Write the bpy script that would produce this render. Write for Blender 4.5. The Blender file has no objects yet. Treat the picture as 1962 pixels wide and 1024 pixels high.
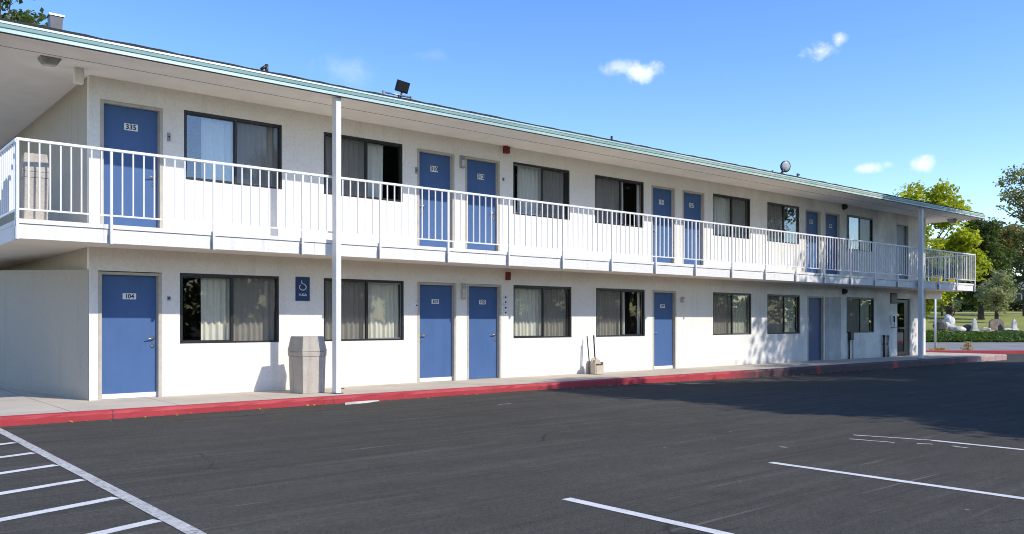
import bpy, bmesh, math, random
import numpy as np
from mathutils import Vector, Matrix
random.seed(7); rng = np.random.default_rng(7)
R = math.radians
S = bpy.context.scene
COL = S.collection

# ------------------------------------------------------------------ camera geometry (metres, z = 0 at the walkway)
F, CX, HY = 1638.0, 981.0, 617.0
YAW = R(40.1); SY, CY = math.sin(YAW), math.cos(YAW)
CAMZ = 1.28
WALL = 15.04            # plane of the motel front
def ratio(px):
    u = (px - CX) / F
    return SY + CY * u, CY - SY * u
def wx(px, Y=WALL):
    a, b = ratio(px); return Y * a / b
def wz(px, py, Y=WALL):
    a, b = ratio(px); return CAMZ + (HY - py) * (Y / b) / F
def bg(d, lat, z=0.0):   # a point at distance d along the view axis and lat metres to its right
    return Vector((d * SY + lat * CY, d * CY - lat * SY, z))
def bgp(px, d, z=0.0): return bg(d, (px - CX) / F * d, z)

# ------------------------------------------------------------------ tagging
def tag(o, label=None, cat=None, group=None, kind=None):
    if label: o['label'] = label
    if cat: o['category'] = cat
    if group: o['group'] = group
    if kind: o['kind'] = kind
    return o
def empty(name, loc, rz=0.0):
    o = bpy.data.objects.new(name, None); COL.objects.link(o)
    o.location = loc; o.rotation_euler = (0, 0, rz); o.empty_display_size = .2
    return o
def link(name, me, mat, parent=None, loc=None):
    o = bpy.data.objects.new(name, me); COL.objects.link(o)
    if mat is not None and not me.materials: me.materials.append(mat)
    if parent: o.parent = parent
    if loc is not None: o.location = loc
    return o
def copy_tree(o, parent=None):
    c = o.copy(); COL.objects.link(c); c.parent = parent
    for ch in list(o.children): copy_tree(ch, c)
    return c

# ------------------------------------------------------------------ mesh builder
class MB:
    def __init__(s): s.bm = bmesh.new()
    def quad(s, *pts, mi=0):
        f = s.bm.faces.new([s.bm.verts.new(p) for p in pts]); f.material_index = mi; return s
    def box(s, x0, x1, y0, y1, z0, z1, mi=0):
        v = [s.bm.verts.new(p) for p in ((x0,y0,z0),(x1,y0,z0),(x1,y1,z0),(x0,y1,z0),(x0,y0,z1),(x1,y0,z1),(x1,y1,z1),(x0,y1,z1))]
        for q in ((0,3,2,1),(4,5,6,7),(0,1,5,4),(1,2,6,5),(2,3,7,6),(3,0,4,7)):
            s.bm.faces.new([v[i] for i in q]).material_index = mi
        return s
    def frustum(s, cx, cy, z0, z1, a0, b0, a1, b1, mi=0):
        lo = [s.bm.verts.new((cx+i*a0, cy+j*b0, z0)) for i, j in ((-1,-1),(1,-1),(1,1),(-1,1))]
        hi = [s.bm.verts.new((cx+i*a1, cy+j*b1, z1)) for i, j in ((-1,-1),(1,-1),(1,1),(-1,1))]
        s.bm.faces.new(lo[::-1]); s.bm.faces.new(hi)
        for i in range(4): s.bm.faces.new((lo[i], lo[(i+1)%4], hi[(i+1)%4], hi[i]))
        return s
    def tube(s, p, q, r0, r1=None, n=10, cap=True):
        r1 = r0 if r1 is None else r1
        p, q = Vector(p), Vector(q); d = (q-p).normalized()
        a = d.orthogonal().normalized(); b = d.cross(a)
        A = [s.bm.verts.new(p+(a*math.cos(t)+b*math.sin(t))*r0) for t in [2*math.pi*i/n for i in range(n)]]
        B = [s.bm.verts.new(q+(a*math.cos(t)+b*math.sin(t))*r1) for t in [2*math.pi*i/n for i in range(n)]]
        for i in range(n):
            f = s.bm.faces.new((A[i], A[(i+1)%n], B[(i+1)%n], B[i])); f.smooth = True
        if cap: s.bm.faces.new(A[::-1]); s.bm.faces.new(B)
        return s
    def lathe(s, c, prof, n=20, axis='z'):
        c = Vector(c); rings = []
        for r, h in prof:
            ring = []
            for i in range(n):
                t = 2*math.pi*i/n
                p = Vector((r*math.cos(t), r*math.sin(t), h))
                if axis == 'y': p = Vector((p.x, -p.z, p.y))
                ring.append(s.bm.verts.new(c+p))
            rings.append(ring)
        for A, B in zip(rings, rings[1:]):
            for i in range(n):
                f = s.bm.faces.new((A[i], A[(i+1)%n], B[(i+1)%n], B[i])); f.smooth = True
        s.bm.faces.new(rings[0][::-1]); s.bm.faces.new(rings[-1])
        return s
    def prism(s, poly, y0, y1, plane='xz'):
        def P(a, b, y): return (a, y, b) if plane == 'xz' else ((y, a, b) if plane == 'yz' else (a, b, y))
        A = [s.bm.verts.new(P(a, b, y0)) for a, b in poly]; B = [s.bm.verts.new(P(a, b, y1)) for a, b in poly]
        s.bm.faces.new(A); s.bm.faces.new(B[::-1]); n = len(poly)
        for i in range(n): s.bm.faces.new((A[i], B[i], B[(i+1)%n], A[(i+1)%n]))
        return s
    def blob(s, c, rx, ry, rz, sub=2, jit=.18, seed=0):
        rr = random.Random(seed)
        g = bmesh.ops.create_icosphere(s.bm, subdivisions=sub, radius=1.0)
        for v in g['verts']:
            k = 1 + rr.uniform(-jit, jit)
            v.co = Vector((c[0]+v.co.x*rx*k, c[1]+v.co.y*ry*k, c[2]+v.co.z*rz*k))
        return s
    def build(s, name, mat, parent=None, org=(0,0,0), bevel=0.0, kind=None, smooth=False):
        if bevel:
            bmesh.ops.bevel(s.bm, geom=[e for e in s.bm.edges], offset=bevel, segments=2, affect='EDGES', profile=.6, clamp_overlap=True)
        if smooth:
            for f in s.bm.faces: f.smooth = True
        bmesh.ops.recalc_face_normals(s.bm, faces=s.bm.faces)
        bmesh.ops.translate(s.bm, vec=-Vector(org), verts=s.bm.verts)
        me = bpy.data.meshes.new(name); s.bm.to_mesh(me); s.bm.free()
        for m in (mat if isinstance(mat, (list, tuple)) else [mat]): me.materials.append(m)
        o = link(name, me, None, parent)
        if parent is None and any(org): o.location = org
        if kind: o['kind'] = kind
        return o

# ------------------------------------------------------------------ materials
class NT:
    def __init__(s, name):
        s.m = bpy.data.materials.new(name); s.m.use_nodes = True
        s.t = s.m.node_tree; s.t.nodes.clear()
        s.out = s.t.nodes.new('ShaderNodeOutputMaterial')
    def n(s, kind, **kw):
        nd = s.t.nodes.new(kind)
        for k, v in kw.items():
            if k == 'i':
                for a, b in v.items(): nd.inputs[a].default_value = b
            else: setattr(nd, k, v)
        return nd
    def l(s, a, b): s.t.links.new(a, b)
    def pos(s, scale=(1,1,1)):
        g = s.n('ShaderNodeNewGeometry'); mp = s.n('ShaderNodeMapping'); mp.inputs['Scale'].default_value = scale
        s.l(g.outputs['Position'], mp.inputs['Vector']); return mp.outputs[0]
    def noise(s, sc, det=4, rough=.55, vec=None, dist=0.0):
        nd = s.n('ShaderNodeTexNoise'); nd.inputs['Scale'].default_value = sc; nd.inputs['Detail'].default_value = det
        nd.inputs['Roughness'].default_value = rough; nd.inputs['Distortion'].default_value = dist
        s.l(vec if vec is not None else s.pos(), nd.inputs['Vector']); return nd.outputs['Fac']
    def ramp(s, fac, stops):
        r = s.n('ShaderNodeValToRGB'); e = r.color_ramp.elements
        while len(e) < len(stops): e.new(.5)
        for k, (p, c) in enumerate(stops):
            e[k].position = p; e[k].color = (c, c, c, 1) if isinstance(c, (int, float)) else (*c, 1)
        s.l(fac, r.inputs[0]); return r.outputs[0]
    def mix(s, fac, a, b, mode='MIX'):
        m = s.n('ShaderNodeMix', data_type='RGBA', blend_type=mode)
        for sock, v in ((0, fac), (6, a), (7, b)):
            if hasattr(v, 'default_value'): s.l(v, m.inputs[sock])
            else: m.inputs[sock].default_value = v if sock == 0 else (*v, 1)
        return m.outputs[2]
    def math(s, op, a, b=0.0):
        m = s.n('ShaderNodeMath', operation=op)
        for i, v in enumerate((a, b)):
            if hasattr(v, 'default_value'): s.l(v, m.inputs[i])
            else: m.inputs[i].default_value = v
        return m.outputs[0]
    def bsdf(s, col, rough=.7, metal=0.0, bump=None, bstr=.2, bdist=.01, spec=.5):
        b = s.n('ShaderNodeBsdfPrincipled')
        for nm, v in (('Base Color', col), ('Roughness', rough), ('Metallic', metal), ('Specular IOR Level', spec)):
            if hasattr(v, 'default_value'): s.l(v, b.inputs[nm])
            else: b.inputs[nm].default_value = (*v, 1) if isinstance(v, tuple) else v
        if bump is not None:
            bp = s.n('ShaderNodeBump'); bp.inputs['Strength'].default_value = bstr; bp.inputs['Distance'].default_value = bdist
            s.l(bump, bp.inputs['Height']); s.l(bp.outputs[0], b.inputs['Normal'])
        s.l(b.outputs[0], s.out.inputs[0]); return s.m

def plain(name, col, rough=.6, metal=0.0, var=.12, sc=9.0, bump=.0, spec=.5):
    t = NT(name); f = t.noise(sc, 5)
    lo = tuple(c*(1-var) for c in col); hi = tuple(min(1, c*(1+var)) for c in col)
    c = t.mix(t.ramp(f, [(.3, 0.), (.7, 1.)]), lo, hi)
    return t.bsdf(c, rough, metal, bump=(t.noise(sc*8, 3) if bump else None), bstr=bump, spec=spec)

def stucco(name, base, dirt=.35, grime=None, rust=False):
    t = NT(name)
    big = t.noise(.55, 5, .6); fine = t.noise(60, 4, .7); med = t.noise(5, 5, .6)
    streak = t.noise(1.0, 5, .65, t.pos((5.5, 5.5, .35)))
    c = t.mix(t.ramp(big, [(.35, 0.), (.7, 1.)]), tuple(x*.955 for x in base), base)
    c = t.mix(t.math('MULTIPLY', t.ramp(streak, [(.56, 0.), (.80, 1.)]), dirt), c, (base[0]*.62, base[1]*.60, base[2]*.57))
    c = t.mix(t.math('MULTIPLY', t.ramp(med, [(.55, 0.), (.75, 1.)]), .10), c, tuple(x*.7 for x in base))
    sep = t.n('ShaderNodeSeparateXYZ'); t.l(t.n('ShaderNodeNewGeometry').outputs['Position'], sep.inputs[0])
    # splash-back dirt near the pavement
    zz = t.math('MULTIPLY', t.ramp(t.math('ADD', sep.outputs[2], t.math('MULTIPLY', med, .22)), [(.06, 1.), (.30, 0.)]), .38)
    c = t.mix(zz, c, (base[0]*.55, base[1]*.52, base[2]*.47))
    if rust:
        rs = t.noise(1.0, 4, .6, t.pos((9, 9, .25)), .2)
        c = t.mix(t.math('MULTIPLY', t.ramp(rs, [(.66, 0.), (.74, 1.)]), .5), c, (.36, .22, .12))
    if grime:   # grubby grey patches towards the far end of the wall
        g = t.noise(.9, 6, .68, t.pos((1.2, 1.2, .8)))
        xf = t.n('ShaderNodeMapRange'); xf.inputs[1].default_value = grime[0]; xf.inputs[2].default_value = grime[1]
        t.l(sep.outputs[0], xf.inputs[0])
        m = t.math('MULTIPLY', t.math('MULTIPLY', t.ramp(g, [(.40, 0.), (.62, 1.)]), xf.outputs[0]), .6)
        c = t.mix(m, c, (base[0]*.50, base[1]*.50, base[2]*.52))
    sp_ = t.ramp(t.noise(20, 4, .7), [(.32, .92), (.5, 1.), (.68, 1.05)]); c = t.mix(1.0, c, sp_, 'MULTIPLY')
    h = t.math('ADD', t.math('MULTIPLY', t.noise(22, 4, .7), 1.0), t.math('ADD', t.math('MULTIPLY', fine, .4), t.math('MULTIPLY', med, 1.2)))
    return t.bsdf(c, .85, bump=h, bstr=.32, bdist=.012, spec=.25)

M = {}
M['wall'] = stucco('white_stucco', (.85, .80, .715), grime=(19, 29))
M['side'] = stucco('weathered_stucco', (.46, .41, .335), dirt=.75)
M['board'] = stucco('painted_board', (.82, .785, .73), dirt=.35, rust=True)
M['soffit'] = plain('soffit_paint', (.87, .81, .71), .8, var=.05, sc=2.2)
M['groove'] = plain('soffit_joint', (.22, .20, .17), .9)
M['patch'] = stucco('patched_plaster', (.56, .54, .51), dirt=.8, grime=(5, 20))
M['rail'] = plain('white_rail_paint', (.80, .78, .75), .42, var=.04)
M['frame'] = plain('door_frame_paint', (.47, .42, .34), .6, var=.10)
M['black'] = plain('black_anodised', (.018, .017, .016), .38, var=.2)
M['alu'] = plain('grey_aluminium', (.33, .33, .33), .35, .6)
M['chrome'] = plain('worn_chrome', (.55, .52, .46), .25, .95)
M['dark_metal'] = plain('dark_bronze', (.06, .045, .035), .45, .4)
M['plate'] = plain('white_plate', (.80, .80, .80), .5, var=.03)
M['ink'] = plain('black_ink', (.015, .015, .017), .6)
M['red'] = plain('alarm_red', (.17, .012, .012), .45)
M['brown'] = plain('brown_sign', (.055, .032, .028), .6)
M['grey'] = plain('grey_plastic', (.30, .29, .27), .6)
M['beige'] = plain('beige_plastic', (.52, .44, .33), .5, var=.1)
M['yellow'] = plain('yellow_plastic', (.72, .56, .03), .5)
M['bin'] = None
M['white'] = plain('white_paint', (.78, .78, .78), .5, var=.04)
M['vent'] = plain('galvanised_vent', (.13, .13, .135), .5, .3)
M['felt'] = plain('black_felt', (.022, .020, .019), .9)
M['lens'] = plain('lamp_lens', (.55, .56, .55), .15)
M['bark'] = plain('tree_bark', (.075, .055, .04), .95, var=.45, sc=6, bump=.6)
M['rock_w'] = plain('pale_stone', (.56, .53, .48), .9, var=.4, sc=3, bump=.5)
M['rock_b'] = plain('brown_stone', (.25, .19, .14), .9, var=.3, sc=3, bump=.5)
M['rock_d'] = plain('dark_stone', (.09, .085, .08), .9, var=.3, sc=3, bump=.5)
M['tile'] = plain('roof_gravel', (.10, .09, .08), .95, var=.4, sc=14, bump=.5)
M['dark'] = plain('room_paint', (.20, .19, .18), .9)

t = NT('blue_door_paint')
sc_ = t.noise(1.0, 4, .6, t.pos((2, 2, 1.1)))
c = t.mix(t.ramp(sc_, [(.35, 0.), (.7, 1.)]), (.060, .122, .262), (.073, .139, .290))
c = t.mix(t.math('MULTIPLY', t.ramp(t.noise(14, 6, .75), [(.66, 0.), (.74, 1.)]), .30), c, (.17, .24, .42))
c = t.mix(t.math('MULTIPLY', t.ramp(t.noise(1.0, 6, .7, t.pos((7, 7, .8))), [(.52, 0.), (.72, 1.)]), .28), c, (.045, .085, .20))
M['door'] = t.bsdf(c, .55, spec=.25, bump=t.noise(30, 3), bstr=.05)
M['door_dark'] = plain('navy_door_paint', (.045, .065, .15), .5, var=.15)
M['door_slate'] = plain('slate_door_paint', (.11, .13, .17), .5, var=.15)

t = NT('mint_fascia')
a = t.noise(1.0, 6, .7, t.pos((.55, .55, 9)))
sep = t.n('ShaderNodeSeparateXYZ'); t.l(t.n('ShaderNodeNewGeometry').outputs['Position'], sep.inputs[0])
xr = t.n('ShaderNodeMapRange'); xr.inputs[1].default_value = 10; xr.inputs[2].default_value = 22; t.l(sep.outputs[0], xr.inputs[0])
c = t.mix(t.ramp(a, [(.4, 0.), (.65, 1.)]), (.28, .42, .39), (.38, .52, .48))
c2 = t.mix(t.ramp(t.noise(2.2, 6, .7), [(.42, 0.), (.62, 1.)]), (.40, .55, .46), (.56, .62, .53))
c = t.mix(xr.outputs[0], c, c2)
c = t.mix(t.math('MULTIPLY', t.ramp(t.noise(7, 6, .75), [(.62, 0.), (.70, 1.)]), .5), c, (.16, .19, .17))
M['mint'] = t.bsdf(c, .38)

t = NT('asphalt')
v_st = t.pos((.22, 2.6, 1)); big = t.noise(.16, 5, .6); st = t.noise(1.4, 6, .68, v_st); fine = t.noise(95, 3, .75); mid = t.noise(2.4, 6, .66)
st2 = t.noise(1.0, 7, .74, t.pos((.16, 5.5, 1)), .5)
c = t.mix(t.ramp(big, [(.3, 0.), (.72, 1.)]), (.060, .0560, .046), (.094, .0875, .072))
c = t.mix(t.math('MULTIPLY', t.ramp(st, [(.48, 0.), (.70, 1.)]), .55), c, (.150, .139, .110))
c = t.mix(t.math('MULTIPLY', t.ramp(st2, [(.50, 0.), (.62, 1.)]), .62), c, (.038, .035, .0275))
c = t.mix(t.math('MULTIPLY', t.ramp(mid, [(.48, 0.), (.72, 1.)]), .50), c, (.036, .033, .025))
grain = t.ramp(t.noise(24, 4, .8), [(.30, .56), (.5, .90), (.72, 1.38)])
c = t.mix(1.0, c, grain, 'MULTIPLY')
oil = t.ramp(t.noise(.62, 4, .6, t.pos((1, 1.25, 1))), [(.64, 0.), (.74, 1.)])
c = t.mix(t.math('MULTIPLY', oil, .55), c, (.024, .022, .018))
c = t.mix(.42, c, t.ramp(fine, [(.30, (.022, .020, .016)), (.52, (.080, .074, .059)), (.78, (.21, .195, .155))]))
# thin scuffs and hairline cracks
scf = t.noise(1.0, 8, .8, t.pos((.30, 7.5, 1)), .4)
c = t.mix(t.math('MULTIPLY', t.ramp(scf, [(.600, 0.), (.67, 1.)]), .55), c, (.23, .212, .175))
vo = t.n('ShaderNodeTexVoronoi', feature='DISTANCE_TO_EDGE'); vo.inputs['Scale'].default_value = .20
wv = t.n('ShaderNodeVectorMath', operation='ADD'); t.l(t.pos(), wv.inputs[0])
nz = t.n('ShaderNodeTexNoise'); nz.inputs['Scale'].default_value = .9; nz.inputs['Detail'].default_value = 5; t.l(t.pos(), nz.inputs['Vector'])
t.l(nz.outputs['Color'], wv.inputs[1]); t.l(wv.outputs[0], vo.inputs['Vector'])
ck = t.math('MULTIPLY', t.ramp(vo.outputs['Distance'], [(.0, 1.), (.0035, 0.)]), t.ramp(t.noise(.5, 2), [(.50, 0.), (.6, .65)]))
c = t.mix(ck, c, (.018, .018, .018))
spots = t.n('ShaderNodeTexVoronoi'); spots.inputs['Scale'].default_value = 1.15; t.l(t.pos(), spots.inputs['Vector'])
c = t.mix(t.ramp(spots.outputs['Distance'], [(.015, .8), (.03, 0.)]), c, (.30, .29, .28))
M['asphalt'] = t.bsdf(c, .88, bump=t.math('ADD', fine, t.math('MULTIPLY', mid, .8)), bstr=.5, bdist=.012, spec=.08)
M['street'] = plain('old_asphalt', (.23, .215, .195), .9, var=.2, sc=.6)

def worn(name, col, thr=.60):
    t = NT(name)
    w = t.ramp(t.noise(26, 6, .8), [(thr, 0.), (thr+.09, 1.)]); w2 = t.ramp(t.noise(1.6, 5, .6), [(.3, .25), (.7, 1.)])
    c = t.mix(t.ramp(t.noise(5, 5), [(.3, 0.), (.7, 1.)]), tuple(x*.80 for x in col), col)
    c = t.mix(t.math('MULTIPLY', w, w2), c, (.09, .09, .09))
    return t.bsdf(c, .8, bump=t.noise(95, 3), bstr=.3)
M['line'] = worn('road_paint', (.72, .69, .63), .56)
M['line_old'] = worn('worn_road_paint', (.56, .53, .47), .49)

t = NT('concrete_walk')
c = t.mix(t.ramp(t.noise(.8, 6, .65), [(.3, 0.), (.7, 1.)]), (.43, .365, .275), (.57, .49, .375))
c = t.mix(t.math('MULTIPLY', t.ramp(t.noise(7, 6, .7), [(.55, 0.), (.75, 1.)]), .5), c, (.33, .28, .215))
wv = t.n('ShaderNodeSeparateXYZ'); t.l(t.pos(), wv.inputs[0])
jt = t.math('LESS_THAN', t.math('FRACT', t.math('DIVIDE', wv.outputs[0], 1.52)), .010)
c = t.mix(t.math('MULTIPLY', jt, .75), c, (.08, .075, .07))
M['walk'] = t.bsdf(c, .9, bump=t.noise(40, 5, .7), bstr=.2)

t = NT('red_kerb_paint')
sep = t.n('ShaderNodeSeparateXYZ'); t.l(t.pos(), sep.inputs[0])
c = t.mix(t.ramp(t.noise(1.4, 6, .7), [(.3, 0.), (.72, 1.)]), (.35, .022, .027), (.45, .042, .048))
c = t.mix(t.math('MULTIPLY', t.ramp(t.noise(1, 6, .7, t.pos((3, 3, 14))), [(.5, 0.), (.75, 1.)]), .5), c, (.30, .03, .035))
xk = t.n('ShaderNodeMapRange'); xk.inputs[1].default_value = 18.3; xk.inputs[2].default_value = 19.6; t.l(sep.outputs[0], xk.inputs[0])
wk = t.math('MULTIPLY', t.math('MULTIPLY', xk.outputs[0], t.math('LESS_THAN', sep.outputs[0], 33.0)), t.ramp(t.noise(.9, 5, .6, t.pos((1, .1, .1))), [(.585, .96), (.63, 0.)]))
c = t.mix(wk, c, (.055, .030, .032))       # near-black stretch broken by patches of red
xf = t.n('ShaderNodeMapRange'); xf.inputs[1].default_value = 32.5; xf.inputs[2].default_value = 34; t.l(sep.outputs[0], xf.inputs[0])
wf = t.math('MULTIPLY', t.math('MULTIPLY', xf.outputs[0], t.math('LESS_THAN', sep.outputs[0], 37.0)), t.ramp(t.noise(2.2, 5, .65), [(.35, .55), (.6, .95)]))
c = t.mix(wf, c, (.42, .32, .27))          # the far end is faded to bare concrete
chip = t.ramp(t.noise(9, 7, .78), [(.63, 0.), (.67, 1.)])
c = t.mix(t.math('MULTIPLY', chip, .75), c, (.34, .27, .25))
jt = t.math('LESS_THAN', t.math('FRACT', t.math('DIVIDE', sep.outputs[0], 3.55)), .0045)
c = t.mix(t.math('MULTIPLY', jt, .85), c, (.06, .02, .02))
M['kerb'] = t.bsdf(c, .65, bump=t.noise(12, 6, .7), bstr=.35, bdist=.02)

t = NT('aggregate_concrete')
v = t.n('ShaderNodeTexVoronoi'); v.inputs['Scale'].default_value = 75; t.l(t.pos(), v.inputs['Vector'])
c = t.mix(t.ramp(t.noise(3, 5), [(.3, 0.), (.7, 1.)]), (.36, .30, .22), (.50, .425, .325))
c = t.mix(.35, c, t.ramp(v.outputs['Distance'], [(.1, (.20, .18, .15)), (.6, (.6, .56, .5))]))
c = t.mix(t.math('MULTIPLY', t.ramp(t.noise(1, 5, .6, t.pos((8, 8, 1.2))), [(.5, 0.), (.75, 1.)]), .45), c, (.22, .19, .155))
M['bin'] = t.bsdf(c, .9, bump=v.outputs['Distance'], bstr=.35, bdist=.006)

def curtain_mat(name, col):
    t = NT(name)
    d = t.n('ShaderNodeBsdfDiffuse'); d.inputs[0].default_value = (*col, 1)
    tr = t.n('ShaderNodeBsdfTranslucent'); tr.inputs[0].default_value = (*col, 1)
    m = t.n('ShaderNodeMixShader'); m.inputs[0].default_value = .2
    t.l(d.outputs[0], m.inputs[1]); t.l(tr.outputs[0], m.inputs[2]); t.l(m.outputs[0], t.out.inputs[0]); return t.m
M['curtain'] = curtain_mat('cream_curtain', (.82, .77, .64))
M['curtain_w'] = curtain_mat('pale_curtain', (.78, .77, .72))

def glass(name, tint, refl, dark=0.0, dcol=(.03, .03, .03)):
    t = NT(name)
    tr = t.n('ShaderNodeBsdfTransparent'); tr.inputs[0].default_value = (*tint, 1)
    gl = t.n('ShaderNodeBsdfGlossy'); gl.inputs['Roughness'].default_value = .015; gl.inputs[0].default_value = (1, 1, 1, 1)
    bp = t.n('ShaderNodeBump'); bp.inputs['Strength'].default_value = .03; bp.inputs['Distance'].default_value = .02
    t.l(t.noise(2.5, 2), bp.inputs['Height']); t.l(bp.outputs[0], gl.inputs['Normal'])
    ge = t.n('ShaderNodeNewGeometry'); dt = t.n('ShaderNodeVectorMath', operation='DOT_PRODUCT')
    t.l(ge.outputs['Normal'], dt.inputs[0]); t.l(ge.outputs['Incoming'], dt.inputs[1])
    ca = t.math('SUBTRACT', 1.0, t.math('ABSOLUTE', dt.outputs['Value']))
    fr = t.math('ADD', t.math('MULTIPLY', t.math('POWER', ca, 5.0), .96), .04)      # Schlick, the same from both sides
    fac = t.math('MINIMUM', t.math('MULTIPLY', fr, refl), 1.0)
    base = tr.outputs[0]
    if dark:
        df = t.n('ShaderNodeBsdfDiffuse'); df.inputs[0].default_value = (*dcol, 1)
        mm = t.n('ShaderNodeMixShader'); mm.inputs[0].default_value = dark
        t.l(tr.outputs[0], mm.inputs[1]); t.l(df.outputs[0], mm.inputs[2]); base = mm.outputs[0]
    m = t.n('ShaderNodeMixShader'); t.l(fac, m.inputs[0]); t.l(base, m.inputs[1]); t.l(gl.outputs[0], m.inputs[2])
    t.l(m.outputs[0], t.out.inputs[0]); return t.m
M['glass'] = glass('window_glass', (.97, .98, .97), .6)
M['mirror_glass'] = glass('reflective_glass', (.90, .94, .96), 2.0)
M['screen'] = glass('insect_screen', (.93, .93, .93), .5, .20, (.08, .077, .07))
M['tint'] = glass('tinted_door_glass', (.35, .33, .28), 2.2)

def leaf_mat(name, lo, hi, trans=.45):
    t = NT(name)
    g = t.n('ShaderNodeNewGeometry')
    c = t.ramp(g.outputs['Random Per Island'], [(0., lo), (.55, tuple((a+b)/2 for a, b in zip(lo, hi))), (1., hi)])
    c = t.mix(t.ramp(t.noise(.45, 3), [(.35, 0.), (.65, 1.)]), c, tuple(x*.72 for x in hi), 'MIX') if False else c
    d = t.n('ShaderNodeBsdfPrincipled'); d.inputs['Roughness'].default_value = .55; d.inputs['Specular IOR Level'].default_value = .3
    tr = t.n('ShaderNodeBsdfTranslucent'); m = t.n('ShaderNodeMixShader'); m.inputs[0].default_value = trans
    t.l(c, d.inputs['Base Color'])
    t.l(t.mix(.5, c, (hi[0]*1.3, hi[1]*1.3, hi[2]*.6)), tr.inputs[0])
    t.l(d.outputs[0], m.inputs[1]); t.l(tr.outputs[0], m.inputs[2]); t.l(m.outputs[0], t.out.inputs[0]); return t.m
M['lf_yellow'] = leaf_mat('yellow_green_leaves', (.12, .20, .012), (.56, .56, .04), .5)
M['lf_dark'] = leaf_mat('dark_green_leaves', (.018, .040, .012), (.075, .11, .025), .3)
M['lf_mid'] = leaf_mat('green_leaves', (.035, .065, .018), (.13, .17, .04), .4)
M['lf_sage'] = leaf_mat('sage_leaves', (.09, .12, .04), (.32, .34, .15), .5)
M['lf_pale'] = leaf_mat('pale_green_leaves', (.16, .19, .08), (.44, .44, .25), .4)
M['lf_olive'] = leaf_mat('olive_gold_leaves', (.07, .075, .022), (.30, .24, .08), .4)
M['lf_dry'] = leaf_mat('dry_yellow_leaves', (.35, .20, .03), (.60, .38, .05), .3)
M['lf_ivy'] = leaf_mat('ivy_leaves', (.025, .06, .014), (.13, .21, .04), .35)

t = NT('lawn_grass')
c = t.mix(t.ramp(t.noise(.10, 6, .65), [(.3, 0.), (.7, 1.)]), (.23, .255, .055), (.40, .36, .105))
c = t.mix(t.math('MULTIPLY', t.ramp(t.noise(.8, 6, .75), [(.45, 0.), (.7, 1.)]), .5), c, (.12, .16, .032))
c = t.mix(t.math('MULTIPLY', t.noise(9, 4, .8), .5), c, (.24, .24, .06))
M['lawn'] = t.bsdf(c, 1.0, bump=t.noise(6, 5, .8), bstr=.8, bdist=.08, spec=.1)
M['earth'] = plain('bare_earth', (.12, .095, .065), 1, var=.35, sc=.3)

# ------------------------------------------------------------------ world: clear sky, a few small clouds, one sun
SUN = Vector((.43, -1.0, .90)).normalized()
W = bpy.data.worlds.new('World'); S.world = W; W.use_nodes = True
wt = W.node_tree; wt.nodes.clear()
wo = wt.nodes.new('ShaderNodeOutputWorld'); wb = wt.nodes.new('ShaderNodeBackground')
sky = wt.nodes.new('ShaderNodeTexSky'); sky.sky_type = 'NISHITA'; sky.sun_disc = False
sky.sun_elevation = math.asin(SUN.z); sky.sun_rotation = math.atan2(SUN.x, SUN.y)
sky.air_density = 1.0; sky.dust_density = .25; sky.ozone_density = 1.6; sky.altitude = 300
wb.inputs['Strength'].default_value = .15
hsv = wt.nodes.new('ShaderNodeHueSaturation'); hsv.inputs['Hue'].default_value = .514; hsv.inputs['Saturation'].default_value = 1.30; hsv.inputs['Value'].default_value = 1.55
wt.links.new(sky.outputs[0], hsv.inputs['Color'])
tc = wt.nodes.new('ShaderNodeTexCoord')
def wm(op, a, b=0.0, vec=False):
    m = wt.nodes.new('ShaderNodeVectorMath' if vec else 'ShaderNodeMath'); m.operation = op
    for i, v in enumerate((a, b)):
        if hasattr(v, 'default_value'): wt.links.new(v, m.inputs[i])
        else: m.inputs[i].default_value = v
    return m.outputs['Value'] if (vec and op == 'DOT_PRODUCT') else m.outputs[0]
def wnoise(sc, det, rough, dist=0.):
    nd = wt.nodes.new('ShaderNodeTexNoise'); nd.inputs['Scale'].default_value = sc; nd.inputs['Detail'].default_value = det
    nd.inputs['Roughness'].default_value = rough; nd.inputs['Distortion'].default_value = dist
    wt.links.new(tc.outputs['Generated'], nd.inputs['Vector']); return nd.outputs['Fac']
n1 = wnoise(34, 7, .62, .3); n2 = wnoise(9, 6, .6)
total = None
def cloud(px, py, sx, sy, amp, rag, dens):
    """one small cumulus in the sky: the direction it stands in, its angular half sizes, raggedness and density"""
    global total
    a, b = ratio(px); c = Vector((a, b, (HY - py) / F)).normalized()
    rt = Vector((c.y, -c.x, 0)).normalized(); up = rt.cross(c).normalized()
    x = wm('DIVIDE', wm('DOT_PRODUCT', tc.outputs['Generated'], tuple(rt), True), sx)
    y = wm('DIVIDE', wm('SUBTRACT', wm('DOT_PRODUCT', tc.outputs['Generated'], tuple(up), True), 0.), sy)
    d2 = wm('SQRT', wm('ADD', wm('MULTIPLY', x, x), wm('MULTIPLY', y, y)))
    m = wm('ADD', wm('SUBTRACT', 1.0, d2), wm('MULTIPLY', wm('SUBTRACT', n1, .5), rag))
    front = wm('GREATER_THAN', wm('DOT_PRODUCT', tc.outputs['Generated'], tuple(c), True), .5)
    mr = wt.nodes.new('ShaderNodeMapRange'); mr.interpolation_type = 'SMOOTHSTEP'
    mr.inputs[1].default_value = 0.; mr.inputs[2].default_value = amp; mr.inputs[4].default_value = dens
    wt.links.new(m, mr.inputs[0])
    v = wm('MULTIPLY', mr.outputs[0], front)
    total = v if total is None else wm('MAXIMUM', total, v)
k = 1/F
cloud(1233, 138, 44*k, 24*k, .9, 2.2, .85); cloud(1185, 130, 42*k, 18*k, 1.0, 2.4, .6)
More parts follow.
